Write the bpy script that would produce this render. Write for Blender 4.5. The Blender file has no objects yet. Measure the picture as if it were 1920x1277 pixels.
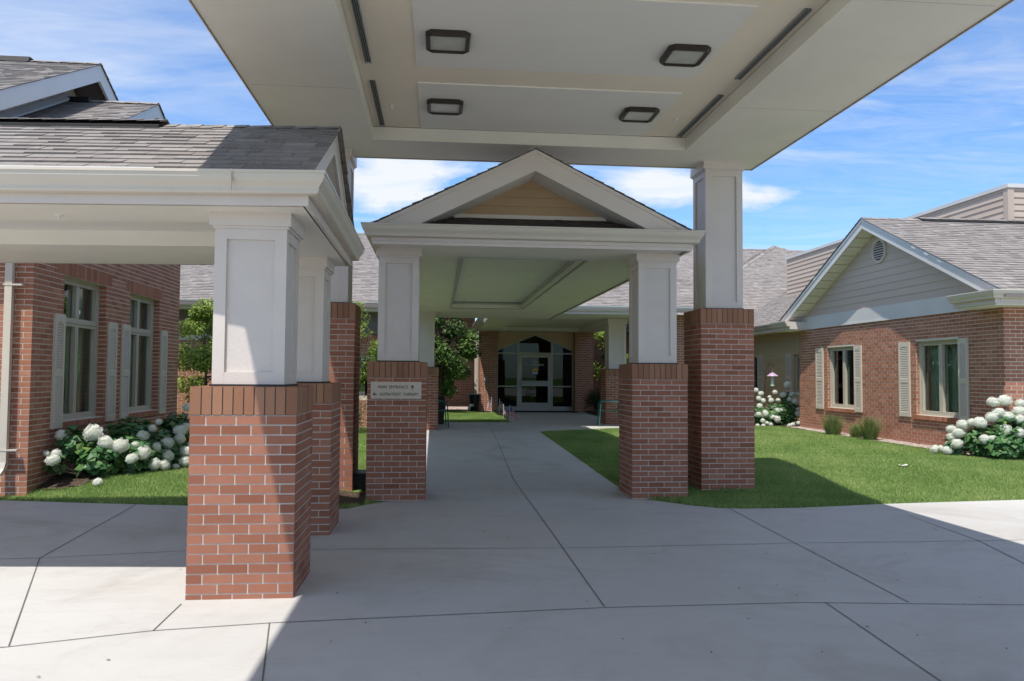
import bpy, math, random
import numpy as np
from mathutils import Vector, Matrix
random.seed(7); rng=np.random.default_rng(7)
scene=bpy.context.scene
COL=scene.collection
R=math.radians
# ------------------------------------------------------------------ helpers
class MB:
    """collects polygons with a per-face tint value"""
    def __init__(s): s.v=[]; s.f=[]; s.t=[]; s.m=[]; s.mi=0
    def poly(s,pts,t=.5):
        b=len(s.v); s.v.extend([tuple(p) for p in pts]); s.f.append(tuple(range(b,b+len(pts)))); s.t.append(t); s.m.append(s.mi)
    def faces(s,vs,fs,t=.5):
        b=len(s.v); s.v.extend([tuple(p) for p in vs])
        for f in fs: s.f.append(tuple(b+i for i in f)); s.t.append(t); s.m.append(s.mi)
    def hexa(s,p,t=.5,skip=()):
        F=[(0,3,2,1),(4,5,6,7),(0,1,5,4),(1,2,6,5),(2,3,7,6),(3,0,4,7)]
        s.faces(p,[f for i,f in enumerate(F) if i not in skip],t)
    def box(s,x0,x1,y0,y1,z0,z1,t=.5):
        s.hexa([(x0,y0,z0),(x1,y0,z0),(x1,y1,z0),(x0,y1,z0),(x0,y0,z1),(x1,y0,z1),(x1,y1,z1),(x0,y1,z1)],t)
    def fbox(s,fr,u0,u1,n0,n1,z0,z1,t=.5,skip=()):
        P=fr.p; s.hexa([P(u0,n1,z0),P(u1,n1,z0),P(u1,n0,z0),P(u0,n0,z0),P(u0,n1,z1),P(u1,n1,z1),P(u1,n0,z1),P(u0,n0,z1)],t,skip)
    def tube(s,pts,r,n=8,t=.5,cap=True):
        pts=[Vector(p) for p in pts]; rr=r if isinstance(r,(list,tuple)) else [r]*len(pts)
        b=len(s.v); prev=None
        for i,p in enumerate(pts):
            d=(pts[min(i+1,len(pts)-1)]-pts[max(i-1,0)]).normalized()
            a=d.orthogonal().normalized() if prev is None else (prev-d*prev.dot(d)).normalized()
            prev=a; c=d.cross(a)
            for k in range(n):
                w=2*math.pi*k/n; s.v.append(tuple(p+(a*math.cos(w)+c*math.sin(w))*rr[i]))
        for i in range(len(pts)-1):
            for k in range(n):
                s.f.append((b+i*n+k,b+i*n+(k+1)%n,b+(i+1)*n+(k+1)%n,b+(i+1)*n+k)); s.t.append(t); s.m.append(s.mi)
        if cap:
            s.f.append(tuple(b+k for k in range(n))[::-1]); s.t.append(t); s.m.append(s.mi)
            s.f.append(tuple(b+(len(pts)-1)*n+k for k in range(n))); s.t.append(t); s.m.append(s.mi)
    def lathe(s,c,prof,n=24,t=.5):
        b=len(s.v)
        for r,z in prof:
            for k in range(n):
                w=2*math.pi*k/n; s.v.append((c[0]+r*math.cos(w),c[1]+r*math.sin(w),c[2]+z))
        for i in range(len(prof)-1):
            for k in range(n):
                s.f.append((b+i*n+k,b+i*n+(k+1)%n,b+(i+1)*n+(k+1)%n,b+(i+1)*n+k)); s.t.append(t); s.m.append(s.mi)
    def sweep(s,prof,path,closed=False,t=.5):
        """prof: list of (out,z). path: horizontal points; out is to the right of travel. mitred"""
        n=len(path); P=[Vector((p[0],p[1],0)) for p in path]; zz=[p[2] for p in path]; b=len(s.v); m=len(prof)
        for i in range(n):
            def nr(a,c):
                d=(c-a).normalized(); return Vector((d.y,-d.x,0))
            if closed: n1=nr(P[i-1],P[i]); n2=nr(P[i],P[(i+1)%n])
            else:
                n1=nr(P[i-1],P[i]) if i>0 else None; n2=nr(P[i],P[i+1]) if i<n-1 else None
                n1=n1 or n2; n2=n2 or n1
            mt=(n1+n2); mt=mt/ (mt.dot(n1))
            for o,z in prof: s.v.append((P[i].x+mt.x*o,P[i].y+mt.y*o,zz[i]+z))
        for i in range(n if closed else n-1):
            j=(i+1)%n
            for k in range(m-1):
                s.f.append((b+i*m+k,b+j*m+k,b+j*m+k+1,b+i*m+k+1)); s.t.append(t); s.m.append(s.mi)
        if not closed:
            s.f.append(tuple(b+k for k in range(m))); s.t.append(t); s.m.append(s.mi)
            s.f.append(tuple(b+(n-1)*m+k for k in range(m))[::-1]); s.t.append(t); s.m.append(s.mi)
    def build(s,name,mats,parent=None,smooth=False,origin=None):
        if not isinstance(mats,(list,tuple)): mats=[mats]
        o0=Vector(ORG.get(parent.name,(0,0,0))) if parent else Vector(origin or (0,0,0))
        v=np.array(s.v,dtype=np.float64)-np.array(o0)
        me=bpy.data.meshes.new(name); me.from_pydata(v.tolist(),[],s.f)
        a=me.attributes.new('tint','FLOAT','FACE'); a.data.foreach_set('value',np.array(s.t,dtype=np.float32))
        for m in mats: me.materials.append(m)
        if len(mats)>1: me.polygons.foreach_set('material_index',np.array(s.m,dtype=np.int32))
        if smooth: me.polygons.foreach_set('use_smooth',np.ones(len(s.f),dtype=bool))
        me.update()
        ob=bpy.data.objects.new(name,me); COL.objects.link(ob)
        if parent: ob.parent=parent
        else: ob.location=o0
        ORG[ob.name]=tuple(o0)
        return ob
ORG={}
def thing(name,loc,label,cat,group=None):
    e=bpy.data.objects.new(name,None); e.empty_display_size=.2; COL.objects.link(e); e.location=loc
    ORG[e.name]=tuple(loc); return tag(e,label,cat,group)
def tag(o,label=None,cat=None,group=None,kind=None):
    if label: o['label']=label
    if cat: o['category']=cat
    if group: o['group']=group
    if kind: o['kind']=kind
    return o
def dup(root,loc,label,group=None,rotz=None):
    r=root.copy(); COL.objects.link(r); r.location=loc; r['label']=label
    if rotz is not None: r.rotation_euler=(0,0,rotz)
    if group: r['group']=group
    ORG[r.name]=tuple(loc)
    for ch in list(root.children):
        c=ch.copy(); COL.objects.link(c); c.parent=r
        for g in list(ch.children):
            d=g.copy(); COL.objects.link(d); d.parent=c
    return r
class Fr:
    """wall frame: origin, horizontal unit u, outward normal n"""
    def __init__(s,o,u,n): s.o=Vector(o); s.u=Vector(u).normalized(); s.n=Vector(n).normalized()
    def p(s,u,n,z): q=s.o+s.u*u+s.n*n; return (q.x,q.y,q.z+z)

# ------------------------------------------------------------------ materials
def mat(name,build):
    m=bpy.data.materials.new(name); m.use_nodes=True; nt=m.node_tree; nt.nodes.clear()
    N=Nd(nt); build(N); return m
class Nd:
    def __init__(s,nt): s.nt=nt
    def n(s,t,**k):
        x=s.nt.nodes.new(t)
        for a,b in k.items():
            if a.startswith('i_'):
                key=a[2:]; key=int(key) if key.isdigit() else key.replace('_',' ')
                x.inputs[key].default_value=b
            else: setattr(x,a,b)
        return x
    def l(s,a,b): s.nt.links.new(a,b)
    def noise(s,scale,detail=4,rough=.5,vec=None,dist=0,stretch=None):
        x=s.n('ShaderNodeTexNoise'); x.inputs['Scale'].default_value=scale; x.inputs['Detail'].default_value=detail
        x.inputs['Roughness'].default_value=rough; x.inputs['Distortion'].default_value=dist
        if vec is None: vec=s.n('ShaderNodeTexCoord').outputs['Object']
        if stretch:
            mp=s.n('ShaderNodeMapping'); mp.inputs['Scale'].default_value=stretch; s.l(vec,mp.inputs['Vector']); vec=mp.outputs[0]
        s.l(vec,x.inputs['Vector']); return x.outputs['Fac']
    def ramp(s,fac,stops):
        x=s.n('ShaderNodeValToRGB'); e=x.color_ramp.elements
        while len(e)<len(stops): e.new(.5)
        for i,(p,c) in enumerate(stops): e[i].position=p; e[i].color=(*c,1) if len(c)==3 else c
        s.l(fac,x.inputs[0]); return x.outputs['Color']
    def mix(s,fac,a,b,mode='MIX'):
        x=s.n('ShaderNodeMix',data_type='RGBA',blend_type=mode)
        for sock,v in ((x.inputs[0],fac),(x.inputs[6],a),(x.inputs[7],b)):
            if isinstance(v,(int,float)): sock.default_value=v
            elif isinstance(v,tuple): sock.default_value=(*v,1)
            else: s.l(v,sock)
        return x.outputs[2]
    def math(s,op,a,b=0.):
        x=s.n('ShaderNodeMath',operation=op)
        for i,v in enumerate((a,b)):
            if isinstance(v,(int,float)): x.inputs[i].default_value=v
            else: s.l(v,x.inputs[i])
        return x.outputs[0]
    def tint(s): return s.n('ShaderNodeAttribute',attribute_name='tint').outputs['Fac']
    def out(s,color,rough=.6,bump=None,bs=.1,bd=.01,spec=.4,metal=0,coat=0,trans=None):
        p=s.n('ShaderNodeBsdfPrincipled')
        if isinstance(color,tuple): p.inputs['Base Color'].default_value=(*color,1)
        else: s.l(color,p.inputs['Base Color'])
        if isinstance(rough,(int,float)): p.inputs['Roughness'].default_value=rough
        else: s.l(rough,p.inputs['Roughness'])
        p.inputs['Specular IOR Level'].default_value=spec; p.inputs['Metallic'].default_value=metal
        p.inputs['Coat Weight'].default_value=coat
        if bump is not None:
            b=s.n('ShaderNodeBump'); b.inputs['Strength'].default_value=bs; b.inputs['Distance'].default_value=bd
            s.l(bump,b.inputs['Height']); s.l(b.outputs[0],p.inputs['Normal'])
        o=s.n('ShaderNodeOutputMaterial'); res=p.outputs[0]
        if trans:
            t=s.n('ShaderNodeBsdfTranslucent'); 
            s.l(color,t.inputs[0]) if not isinstance(color,tuple) else None
            mx=s.n('ShaderNodeMixShader'); mx.inputs[0].default_value=trans; s.l(res,mx.inputs[1]); s.l(t.outputs[0],mx.inputs[2]); res=mx.outputs[0]
        s.l(res,o.inputs[0]); return p
def paint(name,c,rough=.5,var=.08,sc=3,bs=.12,bsc=60,spec=.4):
    def f(N):
        a=N.noise(sc,5,.6); d=tuple(x*(1-var) for x in c); e=tuple(min(1,x*(1+var*.6)) for x in c)
        N.out(N.ramp(a,[(.3,d),(.7,e)]),rough,N.noise(bsc,3),bs,.004,spec)
    return mat(name,f)
M={}
M['trim']=paint('trim_paint',(.63,.56,.50),.45,.05,2.5,.25,90)
M['panel']=paint('column_panel_stucco',(.62,.555,.50),.55,.05,3,.5,45)
M['gutter']=paint('gutter_enamel',(.58,.52,.43),.35,.05,1.5,.03,20,.5)
M['fascia']=paint('fascia_enamel',(.62,.605,.58),.35,.06,1.5,.03,20,.5)
M['soffit']=paint('soffit_paint',(.74,.71,.63),.6,.06,1.2,.15,40)
M['coffer_tan']=paint('coffer_tan_paint',(.80,.71,.57),.6,.05,1.2,.12,40)
M['coffer_panel']=paint('coffer_white_board',(.74,.72,.66),.6,.03,1.0,.1,60)
M['gable_tan']=paint('tan_gable_panel',(.43,.29,.165),.6,.08,3,.1,50)
M['arch_tan']=paint('tan_arch_panel',(.58,.42,.26),.6,.08,3,.1,50)
M['pent']=paint('darkened_pent_shingle',(.07,.052,.046),.9,.25,14,.4,120)  # pent shingles coloured far darker than the roof shingles
M['shutter']=paint('shutter_paint',(.58,.51,.41),.5,.05,6,.06,80)
M['frame']=paint('window_frame_paint',(.47,.43,.34),.4,.05,4,.05,60)
M['doorframe']=paint('aluminium_door_frame',(.46,.46,.41),.35,.05,4,.05,60,.5)
M['moulding']=paint('grey_ceiling_moulding',(.42,.44,.42),.5,.05,3,.05,60)
M['dark']=paint('dark_metal',(.035,.028,.024),.45,.2,8,.1,40)
M['black']=paint('black_plastic',(.012,.012,.013),.4,.2,8,.1,40)
M['bronze']=paint('bronze_housing',(.035,.026,.02),.4,.2,8,.1,60)
M['grille']=paint('vent_grille_metal',(.24,.25,.24),.5,.2,20,.1,60)
M['grille2']=paint('vent_duct',(.05,.05,.048),.7,.2,20,.1,60)
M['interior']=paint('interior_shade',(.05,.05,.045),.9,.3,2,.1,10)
M['curtain']=paint('curtain_cloth',(.74,.80,.68),.9,.1,5,.1,20)
M['green']=paint('green_metal',(.025,.12,.105),.4,.1,20,.1,60,.5)
M['white']=paint('white_plastic',(.75,.74,.72),.4,.05,8,.05,60)
M['grey']=paint('grey_metal',(.35,.36,.36),.4,.1,8,.05,60)
M['sign']=paint('sign_plate',(.60,.51,.39),.5,.06,12,.1,80)
M['letter']=paint('sign_lettering',(.05,.04,.035),.5,.1,30,.05,80)
M['blue']=paint('sticker_blue',(.05,.22,.45),.4,.1,30,.02,80)
M['teal']=paint('logo_green',(.08,.42,.22),.4,.1,30,.02,80)
M['yellow']=paint('sticker_yellow',(.75,.52,.06),.4,.1,30,.02,80)
M['lilac']=paint('lilac_enamel',(.45,.31,.44),.4,.1,30,.02,80)
M['joint']=paint('joint_filler',(.13,.122,.11),.9,.3,30,.1,80)
M['chrome']=mat('bright_reflector',lambda N:N.out((.9,.9,.88),.25,metal=1.0))
M['rubber']=paint('entry_mat',(.02,.022,.035),.9,.2,30,.3,300)
def _lens(N): N.out(N.ramp(N.noise(8,2),[(.3,(.42,.43,.38)),(.7,(.48,.49,.44))]),.25,None,spec=.5)
M['lens']=mat('prismatic_lens',_lens)
def brickmat(name,a,b,c,speck=.25):
    def f(N):
        t=N.tint()
        col=N.ramp(t,[(0,a),(.5,b),(1,c)])
        n1=N.noise(9,5,.6); col=N.mix(N.math('MULTIPLY',n1,.45),col,tuple(x*.62 for x in b))
        sp=N.noise(170,2,.6); m=N.ramp(sp,[(.62,(0,0,0)),(.70,(1,1,1))])
        col=N.mix(N.math('MULTIPLY',m,speck),col,(.06,.03,.025))
        sp2=N.noise(120,2,.6,vec=None,stretch=(1,1.3,1.7)); m2=N.ramp(sp2,[(.64,(0,0,0)),(.72,(1,1,1))])
        col=N.mix(N.math('MULTIPLY',m2,.3),col,(.55,.38,.30))
        N.out(col,.85,N.noise(220,4,.7),.55,.003,.25)
    return mat(name,f)
M['brick']=brickmat('red_brick',(.27,.100,.058),(.36,.146,.088),(.44,.20,.128))
M['soldier']=brickmat('tan_brick',(.27,.125,.070),(.34,.168,.098),(.41,.21,.128))
M['brickfar']=brickmat('red_brick_wall',(.31,.12,.068),(.40,.168,.102),(.49,.235,.15),.15)
M['mortar']=paint('mortar',(.58,.53,.46),.95,.12,15,.5,200)
M['mortar_wall']=paint('wall_mortar',(.62,.56,.47),.95,.12,15,.5,200)
M['mortar_dark']=paint('dark_mortar',(.10,.085,.07),.95,.12,15,.5,200)
def _sh(N):
    t=N.tint(); col=N.ramp(t,[(0,(.155,.137,.126)),(.35,(.24,.218,.203)),(.7,(.32,.295,.277)),(1,(.41,.38,.36))])
    g=N.noise(260,3,.7); col=N.mix(N.math('MULTIPLY',g,.5),col,(.12,.105,.10))
    col=N.mix(N.math('MULTIPLY',N.noise(1.3,4),.25),col,(.30,.27,.25))
    N.out(col,.95,g,.5,.004,.15)
M['shingle']=mat('asphalt_shingle',_sh)
M['flash']=paint('black_vent_edge',(.02,.018,.017),.7,.2,8,.1,60)
def _siding(a,b):
    def f(N):
        t=N.tint(); col=N.ramp(t,[(0,a),(1,b)]); col=N.mix(N.math('MULTIPLY',N.noise(2,4),.3),col,tuple(x*.85 for x in a))
        N.out(col,.55,N.noise(40,4,.6,stretch=(1,1,12)),.12,.003,.3)
    return f
M['siding']=mat('taupe_siding',_siding((.55,.44,.365),(.60,.48,.40)))
M['siding_olive']=mat('olive_tan_siding',_siding((.48,.37,.20),(.55,.43,.25)))
M['siding_tan']=mat('tan_siding',_siding((.50,.40,.32),(.56,.45,.36)))
M['siding_dark']=mat('brown_siding',_siding((.17,.14,.12),(.21,.175,.15)))
def _conc(N):
    tc=N.n('ShaderNodeTexCoord').outputs['Object']
    big=N.noise(.45,6,.6,tc); col=N.ramp(big,[(.3,(.455,.44,.41)),(.7,(.54,.53,.505))])
    st=N.noise(1.1,6,.65,tc,1.5); m=N.ramp(st,[(.50,(0,0,0)),(.78,(1,1,1))]); col=N.mix(N.math('MULTIPLY',m,.55),col,(.36,.325,.28))
    st2=N.noise(.33,5,.7,tc,2.2); m=N.ramp(st2,[(.54,(0,0,0)),(.70,(1,1,1))]); col=N.mix(N.math('MULTIPLY',m,.58),col,(.31,.285,.25))
    dr=N.noise(5.5,6,.7,tc,1.0); m=N.ramp(dr,[(.60,(0,0,0)),(.72,(1,1,1))]); col=N.mix(N.math('MULTIPLY',m,.22),col,(.30,.28,.25))
    sw=N.noise(3,5,.6,tc,.6,stretch=(.35,2.4,1)); col=N.mix(N.math('MULTIPLY',sw,.40),col,(.40,.385,.36))
    sp=N.noise(26,3,.6,tc); m=N.ramp(sp,[(.70,(0,0,0)),(.745,(1,1,1))]); col=N.mix(N.math('MULTIPLY',m,.30),col,(.20,.18,.16))
    br=N.noise(60,4,.7,tc,0,stretch=(.25,3,1)); g=N.noise(380,2,.6,tc)
    col=N.mix(N.math('MULTIPLY',g,.22),col,(.36,.35,.33))
    wv=N.noise(2.0,6,.75,tc,3.0,stretch=(.5,1.6,1)); m=N.ramp(wv,[(.56,(0,0,0)),(.60,(1,1,1)),(.64,(0,0,0))]); col=N.mix(N.math('MULTIPLY',m,.16),col,(.30,.285,.26))
    fs=N.noise(75,2,.5,tc); m=N.ramp(fs,[(.73,(0,0,0)),(.77,(1,1,1))]); col=N.mix(N.math('MULTIPLY',m,.35),col,(.16,.14,.12))
    N.out(col,.85,N.math('ADD',br,g),.28,.003,.25)
M['concrete']=mat('broom_finished_concrete',_conc)
def _soil(N):
    n=N.noise(30,5,.7); col=N.ramp(n,[(.3,(.04,.028,.02)),(.55,(.10,.07,.05)),(.7,(.20,.15,.12))]); N.out(col,.95,n,1,.03,.1)
M['soil']=mat('dark_mulch',_soil)
def _gravel(N):
    v=N.n('ShaderNodeTexVoronoi'); v.inputs['Scale'].default_value=28; N.l(N.n('ShaderNodeTexCoord').outputs['Object'],v.inputs['Vector'])
    col=N.ramp(v.outputs['Color'],[(.1,(.22,.17,.14)),(.5,(.42,.33,.28)),(.9,(.60,.52,.47))]); N.out(col,.9,v.outputs['Distance'],1,.03,.2)
M['gravel']=mat('pinkish_river_gravel',_gravel)
def _lawn(N):
    a=N.noise(.7,4,.6); b=N.noise(45,3,.7)
    col=N.ramp(a,[(.3,(.11,.19,.045)),(.7,(.16,.26,.07))]); col=N.mix(N.math('MULTIPLY',b,.5),col,(.10,.11,.04)); N.out(col,.9,b,.8,.02,.1)
M['lawn']=mat('lawn_thatch',_lawn)
def leafmat(name,a,b,c,trans=.3,rough=.5,spec=.35):
    def f(N):
        col=N.ramp(N.tint(),[(0,a),(.5,b),(1,c)]); N.out(col,rough,spec=spec,trans=trans)
    return mat(name,f)
M['grass']=leafmat('grass_blades',(.155,.25,.065),(.265,.385,.115),(.47,.51,.21),.35,.7,.15)
M['hleaf']=leafmat('hydrangea_leaf',(.04,.11,.035),(.07,.18,.055),(.17,.27,.06),.25,.45,.4)
M['tleaf']=leafmat('light_tree_leaf',(.11,.18,.03),(.20,.30,.05),(.36,.42,.09),.35,.5,.3)
M['dleaf']=leafmat('dark_tree_leaf',(.05,.11,.025),(.10,.19,.045),(.21,.30,.08),.3,.5,.3)
M['yew']=leafmat('yew_leaf',(.012,.035,.012),(.02,.055,.018),(.03,.08,.025),.2,.5,.3)
M['pinkleaf']=leafmat('spirea_leaf',(.10,.14,.05),(.16,.17,.07),(.40,.22,.20),.3,.5,.3)
M['og']=leafmat('ornamental_grass',(.10,.17,.04),(.18,.25,.08),(.36,.36,.17),.3,.6,.2)
def _bark(N):
    n=N.noise(18,5,.7,stretch=(1,1,.25)); N.out(N.ramp(n,[(.3,(.06,.045,.035)),(.7,(.17,.13,.10))]),.9,n,.8,.02,.15)
M['bark']=mat('bark',_bark)
def _pet(N):
    col=N.ramp(N.tint(),[(0,(.58,.62,.45)),(.4,(.80,.81,.72)),(1,(.90,.90,.85))]); N.out(col,.75,spec=.15,trans=.25)
M['petal']=mat('cream_white_petals',_pet)
def glassmat(name,tint,base,fm=1.0):
    def f(N):
        fr=N.n('ShaderNodeFresnel'); fr.inputs['IOR'].default_value=1.6
        k=N.math('ADD',N.math('MULTIPLY',fr.outputs[0],fm),base)
        tr=N.n('ShaderNodeBsdfTransparent'); tr.inputs[0].default_value=(*tint,1)
        wob=N.noise(1.2,2); b=N.n('ShaderNodeBump'); b.inputs['Strength'].default_value=.04; b.inputs['Distance'].default_value=.02; N.l(wob,b.inputs['Height'])
        gl=N.n('ShaderNodeBsdfGlossy'); gl.inputs['Roughness'].default_value=.01; gl.inputs[0].default_value=(.9,.95,.92,1); N.l(b.outputs[0],gl.inputs['Normal'])
        mx=N.n('ShaderNodeMixShader'); N.l(k,mx.inputs[0]); N.l(tr.outputs[0],mx.inputs[1]); N.l(gl.outputs[0],mx.inputs[2])
        o=N.n('ShaderNodeOutputMaterial'); N.l(mx.outputs[0],o.inputs[0])
    return mat(name,f)
M['glass']=glassmat('window_glass',(.72,.78,.72),.08)
M['glassdoor']=glassmat('tinted_entry_glass',(.22,.19,.19),.0,.45)
def _flag(N):
    tc=N.n('ShaderNodeTexCoord').outputs['UV']; s=N.n('ShaderNodeSeparateXYZ'); N.l(tc,s.inputs[0])
    st=N.math('GREATER_THAN',N.math('FRACT',N.math('MULTIPLY',s.outputs[1],6.5)),.5)
    col=N.mix(st,(.50,.03,.04),(.70,.68,.66))
    can=N.math('MULTIPLY',N.math('LESS_THAN',s.outputs[0],.4),N.math('GREATER_THAN',s.outputs[1],.46))
    v=N.n('ShaderNodeTexVoronoi',feature='F1'); v.inputs['Scale'].default_value=14; v.inputs['Randomness'].default_value=0; N.l(tc,v.inputs['Vector'])
    star=N.math('LESS_THAN',v.outputs['Distance'],.22); cc=N.mix(star,(.03,.04,.20),(.7,.7,.7))
    N.out(N.mix(can,col,cc),.8,spec=.2,trans=.25)
M['flag']=mat('striped_flag_cloth',_flag)

# ------------------------------------------------------------------ brick / siding / shingle
CH=.06773; BL=.2032
def bricks(m,fr,L,z0,z1,openings=(),corner=(.0022,.0022),phase=0,n0=0,proud=.0035,j=None):
    if j is None: j=.005 if n0 else .0062
    k0=int(math.floor((z0+1e-6)/CH)); k=k0
    while k*CH<z1-.02:
        a=max(k*CH+j,z0); b=min((k+1)*CH-j,z1)
        off=0 if (k+phase)%2==0 else -BL/2
        u=off
        while u<L-.01:
            ua=max(u+j,0); ub=min(u+BL-j,L)
            if u<=0.001: ua=-corner[0]
            if u+BL>=L-.001: ub=L+corner[1]
            segs=[(ua,ub)]
            zc=(a+b)/2
            for (o0,o1,p0,p1) in openings:
                if p0-.01<zc<p1+.01:
                    ns=[]
                    for s0,s1 in segs:
                        if o1<=s0 or o0>=s1: ns.append((s0,s1))
                        else:
                            if s0<o0-.004: ns.append((s0,o0))
                            if s1>o1+.004: ns.append((o1,s1))
                    segs=ns
            t=min(1,max(0,random.gauss(.5,.25)))
            for s0,s1 in segs:
                if s1-s0>.008 and b-a>.01:
                    m.fbox(fr,s0,s1,n0,n0+proud,a,b,t,skip=(4,))
            u+=BL
        k+=1
def soldiers(m,fr,L,z0,z1,u0=0,corner=(.0022,.0022),proud=.0035,w=CH):
    n=max(1,round(L/w)); w=L/n
    for i in range(n):
        a=u0+i*w+(.004 if i else -corner[0]); b=u0+(i+1)*w-(.004 if i<n-1 else -corner[1])
        m.fbox(fr,a,b,0,proud,z0+.004,z1-.004,min(1,max(0,random.gauss(.5,.28))),skip=(4,))
def wallcore(m,fr,u0,u1,z0,z1,openings,th=.2):
    zs=sorted({z0,z1,*[max(z0,min(z1,z)) for o in openings for z in o[2:]]})
    for a,b in zip(zs[:-1],zs[1:]):
        zc=(a+b)/2; cuts=[]
        for o in openings:
            if o[2]<zc<o[3]: cuts.append((o[0],o[1]))
        cuts.sort(); c=u0
        for s,e in cuts:
            if s>c: m.fbox(fr,c,s,-th,0,a,b)
            c=max(c,e)
        if c<u1: m.fbox(fr,c,u1,-th,0,a,b)
def lap(m,fr,z0,z1,ul,ur,h=.115,openings=(),proud=.016):
    z=z0
    while z<z1-.01:
        zt=min(z+h,z1); a0,a1=ul(z),ul(zt); b0,b1=ur(z),ur(zt); t=random.random()
        zc=(z+zt)/2; cuts=sorted([(o[0],o[1]) for o in openings if o[2]<zc<o[3]])
        segs=[]; c0,c1=a0,a1
        for s,e in cuts:
            if s>c0: segs.append((c0,c1,s,s))
            c0=c1=max(e,c0)
        segs.append((c0,c1,b0,b1))
        for p0,p1,q0,q1 in segs:
            if q0-p0<.02: continue
            P=fr.p
            m.hexa([P(p0,proud,z),P(q0,proud,z),P(q0,0,z),P(p0,0,z),P(p1,.004,zt),P(max(q1,p1),.004,zt),P(max(q1,p1),0,zt),P(p1,0,zt)],t,skip=(4,))
        z+=h
def shingles(m,P0,U,S,L,W,clip=None,expo=.143,lift=.003):
    """P0 eave corner, U unit along eave, S unit up the slope, normal = U x S (or flipped up)"""
    P0=Vector(P0); U=Vector(U).normalized(); S=Vector(S).normalized(); Nn=U.cross(S)
    if Nn.z<0: Nn=-Nn
    k=0; v=0
    while v<W-.01:
        v1=min(v+expo,W); u=-random.random()*.3
        while u<L-.005:
            w=random.choice([.10,.12,.15,.18,.21,.25]); ua=max(u,0)+.0015; ub=min(u+w,L)-.0015
            if ub-ua>.01 and (clip is None or clip((ua+ub)/2,(v+v1)/2)):
                thick=random.choice([.010,.011,.015,.017]); t=min(1,max(0,random.gauss(.5,.14)))
                vj=v-random.choice([0,0,.002,.004]) if v>0 else v
                f=lambda uu,vv,nn: P0+U*uu+S*vv+Nn*(nn+lift)
                p=[f(ua,vj,0),f(ub,vj,0),f(ub,v1+.01,-.002),f(ua,v1+.01,-.002),f(ua,vj,thick),f(ub,vj,thick),f(ub,v1+.01,.002),f(ua,v1+.01,.002)]
                if U.cross(S).z<0: p=[p[1],p[0],p[3],p[2],p[5],p[4],p[7],p[6]]
                m.hexa(p,t,skip=(0,4))
            u+=w
        v+=expo; k+=1
def ridgecap(m,A,B,w=.14,drop=.07,lift=.03,t0=.55):
    A=Vector(A);B=Vector(B); d=(B-A); L=d.length; d.normalize(); s=Vector((-d.y,d.x,0)).normalized()
    x=0
    while x<L:
        x1=min(x+.2,L); t=min(1,max(0,random.gauss(t0,.2)))
        for sg in (1,-1):
            a=A+d*x;b=A+d*(x1+.01)
            m.poly([a+Vector((0,0,lift+.008)),b+Vector((0,0,lift)),b+s*sg*w+Vector((0,0,lift-drop)),a+s*sg*w+Vector((0,0,lift+.008-drop))],t)
            m.poly([a+Vector((0,0,lift+.008)),a+s*sg*w+Vector((0,0,lift+.008-drop)),a+s*sg*w+Vector((0,0,lift-drop-.008)),a+Vector((0,0,lift-.008))],t)
        x+=.2
GUT=[(0,-.002),(0,-.148),(.055,-.150),(.070,-.146),(.078,-.132),(.078,-.112),(.088,-.094),(.108,-.070),(.118,-.046),(.120,-.022),(.128,-.018),(.128,0),(.112,0),(.110,-.02),(.0,-.03)]
def gprof(h=.15,w=.128): return [(o*w/.128,z*h/.15) for o,z in GUT]

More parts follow.
